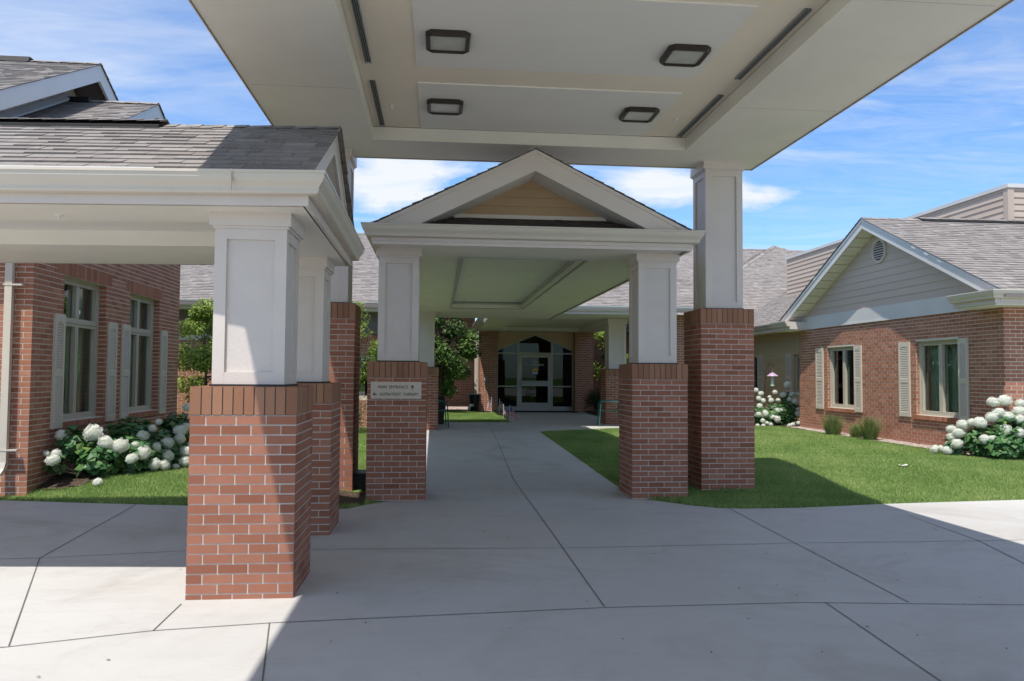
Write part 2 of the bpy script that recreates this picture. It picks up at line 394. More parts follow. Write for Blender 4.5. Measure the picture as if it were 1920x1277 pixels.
# ------------------------------------------------------------------ pillars
def pillar(name,x0,y0,zb,brick_h,cap_top,label,shaft=.50,W=.711,zg=0.0,group=None):
    cx,cy=x0+W/2,y0+W/2
    t=thing(name,(cx,cy,zg),label,'pillar',group)
    sz=brick_h-.2
    m=MB(); e=.0
    m.box(x0,x0+W,y0,y0+W,zg-.25,sz)
    m.mi=1
    faces=[Fr((x0,y0,0),(1,0,0),(0,-1,0)),Fr((x0+W,y0,0),(0,1,0),(1,0,0)),Fr((x0+W,y0+W,0),(-1,0,0),(0,1,0)),Fr((x0,y0+W,0),(0,-1,0),(-1,0,0))]
    # align courses so that a full course ends at the soldier row
    shift=sz-math.floor(sz/CH)*CH
    for i,fr in enumerate(faces):
        f2=Fr((fr.o.x,fr.o.y,shift),fr.u,fr.n)
        bricks(m,f2,W,-shift+zg-.04,sz-shift,phase=i%2,corner=(.0033,.0033) if i%2==0 else (.0028,.0028),n0=-.001,proud=.005)
    base=m.build('brick_base',[M['mortar'],M['brick']],t)
    m=MB(); m.box(x0,x0+W,y0,y0+W,sz,brick_h-.004)
    m.mi=1
    for i,fr in enumerate(faces):
        soldiers(m,fr,W,sz,brick_h,corner=(.0060,.0060) if i%2==0 else (.0054,.0054),proud=.0065)
    m.box(x0+.01,x0+W-.01,y0+.01,y0+W-.01,brick_h-.0045,brick_h-.001,.4)
    m.build('soldier_course',[M['mortar_dark'],M['soldier']],t)
    m=MB(); s=shaft/2+.012; m.box(cx-s,cx+s,cy-s,cy+s,brick_h-.0012,brick_h+.014); m.build('flashing',M['dark'],t)
    # shaft: recessed panel core + corner boards + rails
    zb0=brick_h+.014; s=shaft/2; tb=.022; cw=shaft*.165; zr=cap_top-.10
    m=MB(); m.box(cx-s+tb,cx+s-tb,cy-s+tb,cy+s-tb,zb0,zr); sh=m.build('shaft_panel',M['panel'],t)
    m=MB()
    for sx in (-1,1):
        for sy in (-1,1):
            ax,bx=sorted((cx+sx*s,cx+sx*(s-cw))); ay,by=sorted((cy+sy*s,cy+sy*(s-cw)))
            xi,xo=(cx+sx*(s-tb-.0),cx+sx*s); yi,yo=(cy+sy*(s-tb),cy+sy*s)
            m.box(ax,bx,*sorted((yi-.001*sy,yo)),zb0-.001,zr+.001)
            m.box(*sorted((xi-.001*sx,xo-.0012*sx)),*sorted((cy+sy*(s-.0012),cy+sy*(s-cw))),zb0-.0008,zr+.0008)
    for (u,n) in (((1,0,0),(0,-1,0)),((0,1,0),(1,0,0)),((-1,0,0),(0,1,0)),((0,-1,0),(-1,0,0))):
        fr=Fr((cx+n[0]*s-u[0]*s,cy+n[1]*s-u[1]*s,0),u,n)
        m.fbox(fr,cw-.004,shaft-cw+.004,-tb-.001,-.0016,zb0-.0006,zb0+.085)
        m.fbox(fr,cw-.004,shaft-cw+.004,-tb-.001,-.0016,zr-.10,zr+.0006)
    m.build('corner_board',M['trim'],sh)
    m=MB(); c=s+.032; m.box(cx-c,cx+c,cy-c,cy+c,cap_top-.105,cap_top+.03); c=s+.014; m.box(cx-c,cx+c,cy-c,cy+c,cap_top-.125,cap_top-.104)
    m.build('capital',M['trim'],t)
    return t
pillar('brick_pillar',-1.69,5.60,0,1.455,2.70,'sunlit brick pillar with white shaft nearest the camera, carrying the left side canopy')
pillar('brick_pillar',-1.73,7.72,0,1.455,2.70,'shaded low pillar just behind the sunlit front one under the left side canopy')
pillar('brick_pillar',-.85,9.72,0,1.70,3.13,'brick pillar with the direction plaque on its front, left end of the walkway gable')
pillar('brick_pillar',2.45,9.72,0,1.70,3.13,'short brick pillar under the right end of the walkway gable, beside the taller one')
pillar('brick_pillar',-1.76,10.0,0,2.44,4.43,'tall dark pillar behind the left side canopy with a sunlit strip at its foot',shaft=.51,zg=.02)
pillar('brick_pillar',3.44,10.0,0,2.44,4.43,'tallest pillar at right with long white shaft standing in the lawn',shaft=.51,zg=.02)
pillar('brick_pillar',-.69,19.65,0,1.72,3.13,'far brick pillar behind the plaque pillar, beside the green armchair and black bin',zg=.16)
pillar('brick_pillar',4.72,21.75,0,1.72,3.13,'far brick pillar behind the green armchair on the right of the entrance',zg=.18)

# ------------------------------------------------------------------ canopies
def slab(m,poly,z0,z1,t=.5):
    n=len(poly); vs=[(x,y,z0) for x,y in poly]+[(x,y,z1) for x,y in poly]
    fs=[tuple(range(n))[::-1],tuple(range(n,2*n))]+[(i,(i+1)%n,n+(i+1)%n,n+i) for i in range(n)]
    m.faces(vs,fs,t)
def ceiling(m,P,u0,u1,v0,v1,hu0,hu1,hv0,hv1,zc,th=.12):
    """ceiling plate with rectangular hole; P maps (u,v)->(x,y)"""
    for a,b,c,d in ((u0,u1,v0,hv0),(u0,u1,hv1,v1),(u0,hu0,hv0,hv1),(hu1,u1,hv0,hv1)):
        if b-a>.001 and d-c>.001: slab(m,[P(a,c),P(b,c),P(b,d),P(a,d)],zc,zc+th)
def trap(m,fr,pts,n0,n1,t=.5):
    """polygon in (u,z) extruded between n0..n1 (n1 outer)"""
    k=len(pts); vs=[fr.p(u,n1,z) for u,z in pts]+[fr.p(u,n0,z) for u,z in pts]
    fs=[tuple(range(k)),tuple(range(k,2*k))[::-1]]+[(i,k+i,k+(i+1)%k,(i+1)%k) for i in range(k)]
    m.faces(vs,fs,t)

# -- porte cochere (big drive-through canopy)
def porte():
    t=thing('drive_canopy',(1.2,4.2,4.42),'huge pale canopy overhead spanning the driveway, with recessed coffered ceiling','canopy')
    P=lambda u,v:(u,v); x0,x1,y0,y1=-1.93,4.31,-2.0,10.42; hx0,hx1,hy0,hy1=-.82,3.11,-1.0,9.62; z=4.42; zc=4.59
    m=MB(); ceiling(m,P,x0,x1,y0,y1,hx0,hx1,hy0,hy1,z,.16); sof=m.build('soffit',M['soffit'],t)
    for a_,b_,yy in ((x0+.05,hx0-.05,7.9),(hx1+.05,x1-.05,8.0),(x0+.05,hx0-.05,5.46),(hx1+.05,x1-.05,5.56)):
        m=MB(); m.box(a_,b_,yy,yy+.003,z-.001,z+.002); m.build('seam',M['grille'],sof)
    m=MB(); m.box(hx0-.02,hx1+.02,hy0-.02,hy1+.02,zc,zc+.05); cof=m.build('coffer_ceiling',M['coffer_tan'],t)
    ys=[(8.10,9.60),(6.09,7.65),(4.1,5.65),(2.1,3.65),(.1,1.65)]
    for a,b in ys:
        m=MB(); m.box(-.24,2.58,a,b,zc-.012,zc+.001); m.build('white_panel',M['coffer_panel'],cof)
        for gx0,gx1 in ((-.735,-.675),(2.985,3.045)):
            m=MB(); m.box(gx0,gx0+.008,a,b-.02,zc-.02,zc+.001); m.box(gx1-.008,gx1,a,b-.02,zc-.02,zc+.001)
            for i in range(2):
                xx=gx0+.018+i*.018; m.box(xx,xx+.006,a+.005,b-.025,zc-.018,zc-.002)
            m.mi=1; m.box(gx0+.007,gx1-.007,a+.003,b-.023,zc-.003,zc+.0005)
            m.build('linear_vent',[M['grille'],M['grille2']],cof)
    # fascia and metal gutter all round
    m=MB(); m.sweep([(0,0),(.012,0),(.012,.03),(.03,.04),(.03,.22),(.075,.23),(.075,.26),(0,.26)],[(x0,y0,z-.012),(x1,y0,z-.012),(x1,y1,z-.012),(x0,y1,z-.012)],closed=True)
    m.build('fascia',M['gutter'],t)
    m=MB(); ez=z+.25; o=.07; sl=.36; hw=(x1-x0)/2+o; cx=(x0+x1)/2; rz=ez+hw*sl
    a=(x0-o,y0-o,ez);b=(x1+o,y0-o,ez);c=(x1+o,y1+o,ez);d=(x0-o,y1+o,ez);r0=(cx,y0-o+hw,rz);r1=(cx,y1+o-hw,rz)
    m.faces([a,b,c,d,r0,r1],[(0,1,4),(1,2,5,4),(2,3,5),(3,0,4,5),(0,3,2,1)],.5)
    m.build('roof',M['shingle'],t)
    for x,y in ((-.55,8.86),(2.78,8.94)):
        m=MB(); m.lathe((x,y,zc),[(.03,0),(.03,-.006),(.008,-.008),(.006,-.03),(.018,-.034),(.018,-.038),(0,-.038)],12); m.build('sprinkler_head',M['white'],cof)
porte()
def fixture(x,y,lab):
    z=4.577
    t=thing('ceiling_light',(x,y,z),lab,'ceiling light','square lights in the drive canopy ceiling')
    m=MB(); a=.20;b=.205
    def ring(ro,ri,z0,z1,c=.05):
        def oct(r,rr): 
            k=c
            return [(x-r,y-rr+k),(x-r+k,y-rr),(x+r-k,y-rr),(x+r,y-rr+k),(x+r,y+rr-k),(x+r-k,y+rr),(x-r+k,y+rr),(x-r,y+rr-k)]
        O=oct(ro,ro+.005)
        return O
    O=ring(.20,0,0,0); O2=[(x+(p[0]-x)*.94,y+(p[1]-y)*.94) for p in O]
    I=[(x-.158,y-.163),(x-.158,y-.163),(x+.158,y-.163),(x+.158,y-.163),(x+.158,y+.163),(x+.158,y+.163),(x-.158,y+.163),(x-.158,y+.163)]
    L=[[(*p,z) for p in O],[(*p,z-.036) for p in O],[(*p,z-.05) for p in O2],[(*p,z-.048) for p in I],[(*p,z-.03) for p in I]]
    for q in range(4):
        for i in range(8):
            j=(i+1)%8; m.poly([L[q][i],L[q][j],L[q+1][j],L[q+1][i]])
    m.build('housing',M['bronze'],t)
    m=MB(); m.box(x-.1585,x+.1585,y-.1635,y+.1635,z-.032,z-.002); m.build('lens',M['lens'],t)
fixture(.06,7.0,'front left of the four square dark-framed lights in the canopy ceiling')
fixture(2.28,7.06,'front right of the four square dark-framed lights in the canopy ceiling')
fixture(.05,8.74,'rear left of the four square dark-framed lights, above the left half of the small gable')
fixture(2.28,8.75,'rear right of the four square dark-framed lights, nearest the tallest pillar')

def pediment(t,fr,W,z0,slope,board=.22,face=-.06,rec=-.50,oh=.0,tanmat='gable_tan',pent=True):
    """gable end: fr.u along width from left eave to right, W full width, z0 gutter top (eave of roof top), apex at W/2"""
    h=W/2*slope; n=fr
    m=MB()
    for s in (0,1):
        f=lambda u:(u if s==0 else W-u)
        pts=[(f(0),z0),(f(W/2),z0+h),(f(W/2),z0+h-board*1.12),(f(board*1.12/slope),z0)]
        if s: pts=pts[::-1]
        trap(m,n,pts,face-.03,face+(0 if s==0 else .0))
    rb=m.build('rake_board',M['trim'] if tanmat else M['fascia'],t)
    m=MB()
    for s in (0,1):
        f=lambda u:(u if s==0 else W-u)
        pts=[(f(.02),z0+.005),(f(W/2),z0+h),(f(W/2),z0+h-.045),(f(.045/slope+.02),z0+.003)]
        if s: pts=pts[::-1]
        trap(m,n,pts,face,face+.012)
    m.build('rake_trim',M['trim'],rb)
    ib=board*1.12+.0
    # recess soffit (sloped undersides)
    m=MB(); 
    for s in (0,1):
        f=lambda u:(u if s==0 else W-u)
        a=(f(ib/slope+.0),z0+.0); b=(f(W/2),z0+h-ib)
        g=lambda p,nn:n.p(p[0],nn,p[1])
        m.poly([g(a,face-.029),g(b,face-.029),g(b,rec-.01),g(a,rec-.01)])
    m.build('gable_soffit',M['soffit'],t)
    # vent strips pattern in soffit
    m=MB(); zl=z0+.25
    uu=lambda z:(z-z0+ib)/slope
    lap(m,n_off(n,rec),zl,z0+h-ib,lambda z:uu(z)-.02,lambda z:W-uu(z)+.02,.115)
    m.mi=1; m.fbox(n_off(n,rec),uu(zl)-.06,W-uu(zl)+.06,0,.025,zl-.05,zl)
    m.build('gable_siding',[M[tanmat or 'siding'],M['trim']],t)
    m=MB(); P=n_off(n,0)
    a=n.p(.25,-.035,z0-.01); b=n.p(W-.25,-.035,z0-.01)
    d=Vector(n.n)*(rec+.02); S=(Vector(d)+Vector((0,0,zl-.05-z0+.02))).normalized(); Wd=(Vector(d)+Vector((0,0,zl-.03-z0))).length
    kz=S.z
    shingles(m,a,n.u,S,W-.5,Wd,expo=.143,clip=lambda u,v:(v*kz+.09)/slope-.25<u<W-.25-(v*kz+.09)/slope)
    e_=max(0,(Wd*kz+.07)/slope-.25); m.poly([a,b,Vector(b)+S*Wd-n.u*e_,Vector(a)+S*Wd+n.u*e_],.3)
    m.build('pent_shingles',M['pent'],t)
def n_off(fr,n): return Fr(fr.o+fr.n*n,fr.u,fr.n)

# -- walkway canopy with front gable
def walk_canopy():
    t=thing('walkway_canopy',(1.16,9.3,3.1),'gabled canopy over the entrance walkway, its front gable facing the driveway','canopy')
    X0,X1,Y0,Y1=-.92,3.25,9.27,19.9; Z=3.33
    # fascia line is .128 inside gutter
    fx0,fx1,fy0=X0+.128,X1-.128,Y0+.128
    m=MB(); P=lambda u,v:(u,v)
    ceiling(m,P,fx0+.03,fx1-.03,fy0+.03,21.8,.30,1.98,10.45,18.45,3.115,.2); cl=m.build('ceiling',M['soffit'],t)
    m=MB(); m.box(.28,2.0,10.43,18.47,3.26,3.30); m.build('coffer_panel',M['coffer_panel'],cl)
    m=MB();  # small cove moulding round coffer
    m.sweep([(0,0),(-.05,0),(-.05,.03),(-.015,.06),(0,.06)],[(.30,10.45,3.20),(1.98,10.45,3.20),(1.98,18.45,3.20),(.30,18.45,3.20)],closed=True)
    m.sweep([(-.0,-.0),(.035,0),(.03,.014),(0,.014)],[(.30,10.45,3.10),(1.98,10.45,3.10),(1.98,18.45,3.10),(.30,18.45,3.10)],closed=True)
    m.build('coffer_moulding',M['moulding'],cl)
    for x,y in ((.6,10.96),(1.61,10.92),(.58,13.6),(1.62,13.66),(1.54,17.9),(.6,17.9)):
        m=MB(); m.lathe((x,y,3.26),[(.055,0),(.055,-.008),(.04,-.008),(.035,-.001),(0,-.001)],16); m.build('downlight',[M['chrome']],cl)
    m=MB(); m.sweep([(-.04,-.235),(.0,-.235),(.0,-.20),(.012,-.19),(.012,-.152),(0,-.14),(0,0),(-.04,0)],[(fx0,21.8,Z),(fx0,fy0,Z),(fx1,fy0,Z),(fx1,21.8,Z)][::1]); m.build('frieze_board',M['trim'],t)
    m=MB(); m.sweep(gprof(.15),[(fx0,21.8,Z),(fx0,fy0,Z),(fx1,fy0,Z),(fx1,19.7,Z)]); m.build('gutter',M['gutter'],t)
    # roof
    rx0,rx1=-.80,3.12; cx=(rx0+rx1)/2; sl=.492; hw=(rx1-rx0)/2; rz=Z+.0+hw*sl
    yf=9.30; yb=22.0
    m=MB()
    S=Vector((1,0,sl)).normalized(); Wl=math.hypot(hw,hw*sl)
    for s in (0,1):
        e=rx0-.03 if s==0 else rx1+.03
        a=(e,yf+.075,Z-.02); b=(e,yb,Z-.02); dz=Vector((0,0,-.05))
        r0=Vector((cx,yf+.075,rz)); r1=Vector((cx,yb,rz))
        m.hexa([Vector(a)+dz,Vector(b)+dz,r1+dz,r0+dz,a,b,r1,r0] if s else [Vector(b)+dz,Vector(a)+dz,r0+dz,r1+dz,b,a,r0,r1],.2)
    shingles(m,(rx0-.03,yf+.03,Z-.015),(0,1,0),(1,0,sl),yb-yf,Wl+.03)
    shingles(m,(rx1+.03,yf+.03,Z-.015),(0,1,0),(-1,0,sl),yb-yf,Wl+.03)
    ridgecap(m,(cx,yf+.03,rz),(cx,yb,rz),w=.10,drop=.05,lift=.02)
    m.build('roof',M['shingle'],t)
    fr=Fr((rx0,9.36,0),(1,0,0),(0,-1,0))
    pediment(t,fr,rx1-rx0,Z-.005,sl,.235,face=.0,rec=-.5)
walk_canopy()

# -- left side canopy (slightly skewed to the drive)
def side_canopy():
    t=thing('side_canopy',(-3,6.9,2.7),'low shingled canopy at left running from the drive to the outpatient wing','canopy')
    k=.075; kk=-.012
    C0=(-.76,5.27)   # outer gutter corner front right
    def P(a,b): # a metres left, b metres back from front corner
        return (C0[0]-a+kk*b*1.0, C0[1]+a*k+b)
    Z=2.905; D=3.28; A=7.6
    g=.128
    m=MB(); ceiling(m,lambda a,b:P(a,b),g+.03,A,g+.03,D-g-.03,.95,A-.4,.75,1.9,2.69,.14)
    cl=m.build('ceiling',M['soffit'],t)
    m=MB(); slab(m,[P(.93,.73),P(A-.38,.73),P(A-.38,1.92),P(.93,1.92)],2.82,2.85); m.build('coffer_panel',M['coffer_panel'],cl)
    m=MB(); x,y=P(2.0,.55); m.lathe((x,y,2.69),[(.03,0),(.03,-.005),(.007,-.008),(.006,-.028),(.017,-.032),(0,-.034)],12); m.build('sprinkler_head',M['white'],cl)
    path=[P(A,g),P(g,g),P(g,D-g),P(A,D-g)]; path=[(x,y,Z) for x,y in path]
    m=MB(); m.sweep([(-.04,-.215),(0,-.215),(0,-.155),(0,0),(-.04,0)],path); m.build('frieze_board',M['trim'],t)
    m=MB(); m.sweep(gprof(.15),path)
    m.build('gutter',M['gutter'],t)
    m=MB(); # joint straps of the gutter
    x,y=P(.62,-.002); m.box(x-.002,x+.002,y-.004,y+.02,Z-.14,Z+.003); m.build('gutter_seam',M['gutter'],t)
    # white drip edge
    m=MB(); 
    a=P(1.15,.05); b=P(A,.05); a2=P(1.15,.12); b2=P(A,.12)
    m.hexa([(*a,Z-.01),(*b,Z-.01),(*b2,Z-.01),(*a2,Z-.01),(*a,Z+.02),(*b,Z+.02),(*b2,Z+.035),(*a2,Z+.035)]); m.build('drip_edge',M['white'],t)
    # roof
    e0=.08; hw=(D-2*e0)/2; sl=.50; rz=Z+.01+hw*sl; ax=.10
    def Q(a,b,z): x,y=P(a,b); return Vector((x,y,z))
    m=MB(); dz=Vector((0,0,-.05))
    for s in (0,1):
        be=e0 if s==0 else D-e0
        p=[Q(A,be,Z+.005),Q(ax+.055,be,Z+.005),Q(ax+.055,D/2,rz-.005),Q(A,D/2,rz-.005)]
        if s: p=[p[1],p[0],p[3],p[2]]
        m.hexa([q+dz for q in p]+p,.15)
    U=(Q(0,0,0)-Q(1,0,0)).normalized(); Lr=(Q(A,0,0)-Q(ax,0,0)).length
    Sv=(Q(0,D/2,rz)-Q(0,e0,Z+.01)); W=Sv.length
    shingles(m,Q(A,e0-.01,Z+.012),U,Sv,Lr+.02,W)
    Sv2=(Q(0,D/2,rz)-Q(0,D-e0,Z+.01))
    shingles(m,Q(A,D-e0+.01,Z+.012),U,Sv2,Lr+.02,W)
    ridgecap(m,Q(ax-.01,D/2,rz),Q(1.62,D/2,rz),w=.11,drop=.055,lift=.02)
    ridgecap(m,Q(1.60,D/2,rz+.03),Q(A,D/2,rz+.03),w=.15,drop=.055,lift=.03)
    m.mi=1
    p=[Q(1.62,D/2-.165,rz-.055),Q(1.62,D/2,rz+.03),Q(A,D/2,rz+.03),Q(A,D/2-.165,rz-.055)]
    m.hexa([p[0]+Vector((0,0,-.02)),p[3]+Vector((0,0,-.02)),p[2]+Vector((0,0,-.02)),p[1]+Vector((0,0,-.02)),p[0]+Vector((0,0,.02)),p[3]+Vector((0,0,.02)),p[2]+Vector((0,0,.02)),p[1]+Vector((0,0,.02))])
    m.build('roof',[M['shingle'],M['flash']],t)
    uu=(Q(0,D,0)-Q(0,0,0)).normalized(); nn=Vector((uu.y,-uu.x,0))
    fr=Fr(Q(.17,e0,0),uu,nn)
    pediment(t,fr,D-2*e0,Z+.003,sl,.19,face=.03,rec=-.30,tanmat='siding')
side_canopy()

# ------------------------------------------------------------------ windows and shutters
def window(bld,fr,u0,u1,z0,z1,cols=2,transom=None,inset=.10,curtain=None,fw=.055,glass='glass',fm='frame',depth=1.2,mull=.09,fname='window'):
    w=MB(); n1=-inset+.03; n0=-inset-.05
    def rect(a,b,c,d,t=fw,nn=n1):
        w.fbox(fr,a,a+t,n0,nn,c,d); w.fbox(fr,b-t,b,n0,nn,c,d); w.fbox(fr,a+t,b-t,n0,nn-.0015,c,c+t); w.fbox(fr,a+t,b-t,n0,nn-.0015,d-t,d)
    rect(u0,u1,z0,z1,.035,n1+.012)
    panes=[]; cw=(u1-u0-.07+.0)/cols
    rows=[(z0+.035,z1-.035)] if transom is None else [(z0+.035,transom-.012),(transom+.012,z1-.035)]
    if transom: w.fbox(fr,u0+.035,u1-.035,n0,n1+.008,transom-.012,transom+.012)
    for a,b in rows:
        for c in range(cols):
            s=u0+.035+c*cw; rect(s+.0015,s+cw-.0015,a+.0015,b-.0015,mull/2,n1-.004)
            panes.append((s+mull/2,s+cw-mull/2,a+mull/2,b-mull/2))
    wo=w.build(fname,M[fm],bld)
    for (a,b,c,d) in panes:
        g=MB(); P=fr.p; g.poly([P(a,n0+.02,c),P(b,n0+.02,c),P(b,n0+.02,d),P(a,n0+.02,d)]); g.build('pane',M[glass],wo)
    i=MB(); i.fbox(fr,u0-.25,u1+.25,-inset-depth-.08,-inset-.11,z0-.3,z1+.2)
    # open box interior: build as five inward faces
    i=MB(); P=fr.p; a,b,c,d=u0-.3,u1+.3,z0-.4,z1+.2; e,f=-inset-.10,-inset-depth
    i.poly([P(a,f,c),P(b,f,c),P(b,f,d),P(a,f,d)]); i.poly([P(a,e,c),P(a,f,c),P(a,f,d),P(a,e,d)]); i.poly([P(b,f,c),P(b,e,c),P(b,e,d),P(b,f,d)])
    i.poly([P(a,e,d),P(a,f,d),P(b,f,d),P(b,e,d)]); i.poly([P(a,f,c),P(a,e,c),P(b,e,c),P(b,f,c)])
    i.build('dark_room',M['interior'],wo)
    if curtain:
        for (ca,cb) in curtain:
            cmb=MB(); n=int((cb-ca)/.03); pts=[]
            for q in range(n+1): pts.append((ca+(cb-ca)*q/n,-inset-.16-.018*math.sin(q*1.7)))
            for q in range(n):
                cmb.poly([P(pts[q][0],pts[q][1],z0+.02),P(pts[q+1][0],pts[q+1][1],z0+.02),P(pts[q+1][0],pts[q+1][1],z1),P(pts[q][0],pts[q][1],z1)])
            cmb.build('curtain',M['curtain'],wo)
    return wo
def shutter(bld,fr,u0,u1,z0,z1,name='shutter'):
    m=MB(); st=.05; n=0.006; T=.036; zm=z0+(z1-z0)*.48
    m.fbox(fr,u0,u0+st,n,T,z0,z1); m.fbox(fr,u1-st,u1,n,T,z0,z1)
    m.fbox(fr,u0+st,u1-st,n,T-.002,z0,z0+.09); m.fbox(fr,u0+st,u1-st,n,T-.002,zm-.045,zm+.045); m.fbox(fr,u0+st,u1-st,n,T-.002,z1-.10,z1)
    for a,b in ((z0+.09,zm-.045),(zm+.045,z1-.10)):
        k=int((b-a)/.034)
        for i in range(k):
            z=a+(b-a)*i/k; P=fr.p; h=(b-a)/k
            m.hexa([P(u0+st,T-.004,z),P(u1-st,T-.004,z),P(u1-st,T-.012,z),P(u0+st,T-.012,z),P(u0+st,T-.020,z+h*.95),P(u1-st,T-.020,z+h*.95),P(u1-st,T-.028,z+h*.95),P(u0+st,T-.028,z+h*.95)])
    m.mi=1; m.fbox(fr,u0+st,u1-st,n,n+.002,z0+.09,z1-.1)
    # arched head infill
    m.mi=0
    for i in range(8):
        x=(i+.5)/8*2-1; hh=.028*(x*x); uc=u0+st+(i/8)*(u1-u0-2*st)
        m.fbox(fr,uc,uc+(u1-u0-2*st)/8,n,T-.003,z1-.10-hh,z1-.0995)
    return m.build(name,[M['shutter'],M['dark']],bld)
def reveal(m,fr,u,n_dir,z0,z1,depth=.1):
    """brick return on a window jamb: at u, facing direction n_dir (+1 = +u)"""
    if n_dir>0: f=Fr(fr.p(u,-depth,0),fr.n,fr.u)
    else: f=Fr(fr.p(u,0,0),-fr.n,-fr.u)
    bricks(m,f,depth,z0,z1,phase=0)
def gutter_run(bld,path,h=.15,name='gutter',mat_='gutter'):
    m=MB(); m.sweep(gprof(h),path); return m.build(name,M[mat_],bld)

# ------------------------------------------------------------------ outpatient wing (left)
def left_wing():
    t=thing('brick_wing',(-7.5,12.95,.17),'red brick wing at left with tall shuttered windows and white downspout','building')
    X=-5.0; Y0,Y1=10.2,15.70; ZT=4.35
    fe=Fr((X,Y0,0),(0,1,0),(1,0,0)); L=Y1-Y0
    w1=(11.0-Y0,12.34-Y0,13*CH,42*CH); w2=(13.28-Y0,14.62-Y0,13*CH,42*CH)
    head=[(w[0]-.0,w[1]+.0,w[3],w[3]+.2) for w in (w1,w2)]
    op=[w1,w2]
    m=MB(); wallcore(m,fe,0.2,L,-.2,ZT,[w1,w2]); 
    ff=Fr((-13,Y0,0),(1,0,0),(0,-1,0)); wallcore(m,ff,0,8.0,-.2,ZT,[])
    m.mi=1
    sold=[(w[0]-.2,w[1]+.2,w[3],w[3]+3*CH) for w in (w1,w2)]
    bricks(m,fe,L,0,ZT,openings=[(a,b,c,d) for a,b,c,d in op]+sold+[(w[0],w[1],w[2]-CH,w[2]) for w in (w1,w2)],phase=1)
    bricks(m,Fr((-5-BL*16,Y0,0),(1,0,0),(0,-1,0)),BL*16,0,ZT,phase=0)
    for w in (w1,w2):
        reveal(m,fe,w[0],1,w[2],w[3],.14); reveal(m,fe,w[1],-1,w[2],w[3],.14)
        soldiers(m,fe,w[1]-w[0]+.4,w[3],w[3]+.203,u0=w[0]-.2)
    m.build('wall',[M['mortar_wall'],M['brickfar']],t)
    for w in (w1,w2):
        m=MB()
        k=int((w[1]-w[0])/.068); 
        for i in range(k):
            a=w[0]+i*(w[1]-w[0])/k; m.fbox(fe,a+.003,a+(w[1]-w[0])/k-.003,-.09,.03,w[2]-.075,w[2]-.006,random.random())
        m.mi=1; m.fbox(fe,w[0],w[1],-.1,.02,w[2]-.085,w[2]-.012)
        m.build('window_sill',[M['brickfar'],M['mortar']],t)
    window(t,fe,w1[0],w1[1],w1[2],w1[3],2,2.24,.14,curtain=[(w1[0]-.1,w1[0]+.45),(w1[0]+.75,w1[1]+.1)])
    window(t,fe,w2[0],w2[1],w2[2],w2[3],2,2.24,.14,curtain=[(w2[0]+.75,w2[1]+.1)])
    for a,b in ((10.72,11.0),(12.40,12.72),(12.92,13.24),(14.68,15.0)):
        shutter(t,fe,a-Y0,b-Y0,.80,2.31)
    # downspout with elbow
    m=MB(); 
    def rs(pts,wx=.085,wy=.06):
        for a,b in zip(pts[:-1],pts[1:]):
            m.hexa([(a[0]-wx/2,a[1]-wy/2,a[2]),(a[0]+wx/2,a[1]-wy/2,a[2]),(a[0]+wx/2,a[1]+wy/2,a[2]),(a[0]-wx/2,a[1]+wy/2,a[2]),(b[0]-wx/2,b[1]-wy/2,b[2]),(b[0]+wx/2,b[1]-wy/2,b[2]),(b[0]+wx/2,b[1]+wy/2,b[2]),(b[0]-wx/2,b[1]+wy/2,b[2])])
    rs([(-5.24,10.12,.42),(-5.24,10.12,4.3)]); 
    rs([(-5.24,10.12,.44),(-5.245,10.10,.37),(-5.265,10.06,.31),(-5.30,9.96,.265)],.087,.075); rs([(-5.30,9.97,.265),(-5.36,9.82,.225)],.087,.08)
    for z in (.58,2.6): m.box(-5.30,-5.08,10.085,10.155,z,z+.02)
    m.build('downspout',M['gutter'],t)
    # roofs: two stacked gables, ridge along X at Y=12.95
    rc=12.95; sl=.51
    def gable(xe,apex,half,xleft,nm,bw):
        m=MB(); ez=apex-half*sl; dz=Vector((0,0,-.10)); 
        for s in (-1,1):
            p=[Vector((xleft,rc+s*half,ez)),Vector((xe,rc+s*half,ez)),Vector((xe,rc,apex)),Vector((xleft,rc,apex))]
            if s>0: p=[p[1],p[0],p[3],p[2]]
            m.hexa([q+dz for q in p]+p,.2)
            shingles(m,(xleft,rc+s*half,ez),(1,0,0),(0,-s,sl),xe-xleft+.045,math.hypot(half,half*sl),lift=.006)
        ridgecap(m,(xleft,rc,apex),(xe+.02,rc,apex))
        m.mi=1; m.hexa([(xleft,rc-.17,apex-.055),(xe-1.0,rc-.17,apex-.055),(xe-1.0,rc+.17,apex-.055),(xleft,rc+.17,apex-.055),(xleft,rc-.12,apex+.04),(xe-1.0,rc-.12,apex+.04),(xe-1.0,rc+.12,apex+.04),(xleft,rc+.12,apex+.04)])
        rf=m.build('roof',[M['shingle'],M['flash']],t)
        fr=Fr((xe,rc-half,0),(0,1,0),(1,0,0)); m=MB()
        for s in (0,1):
            f=lambda u:(u if s==0 else 2*half-u)
            pts=[(f(0),ez-.006),(f(half),apex-.006),(f(half),apex-.02-bw*1.12),(f(.0),ez-.02-bw*1.12)]
            if s: pts=pts[::-1]
            trap(m,fr,pts,-.02,.02)
        m.build('rake_board',M['fascia'],rf)
        m=MB(); trap(m,fr,[(0.05,ez-.02-bw),(2*half-.05,ez-.02-bw),(half,apex-.03-bw)],-.6,-.5) ; m.mi=1
        lap(m,n_off(fr,-.5),ez-bw,apex-bw*.6,lambda z:(z-ez+bw)/sl,lambda z:2*half-(z-ez+bw)/sl,.17)
        m.mi=0; z=ez-bw
        m.build('gable_siding',[M['soffit'],M['siding']],t)
    gable(-4.55,5.86,3.15,-10,'low',.17)
    gable(-5.46,6.47,3.6,-15,'high',.22)
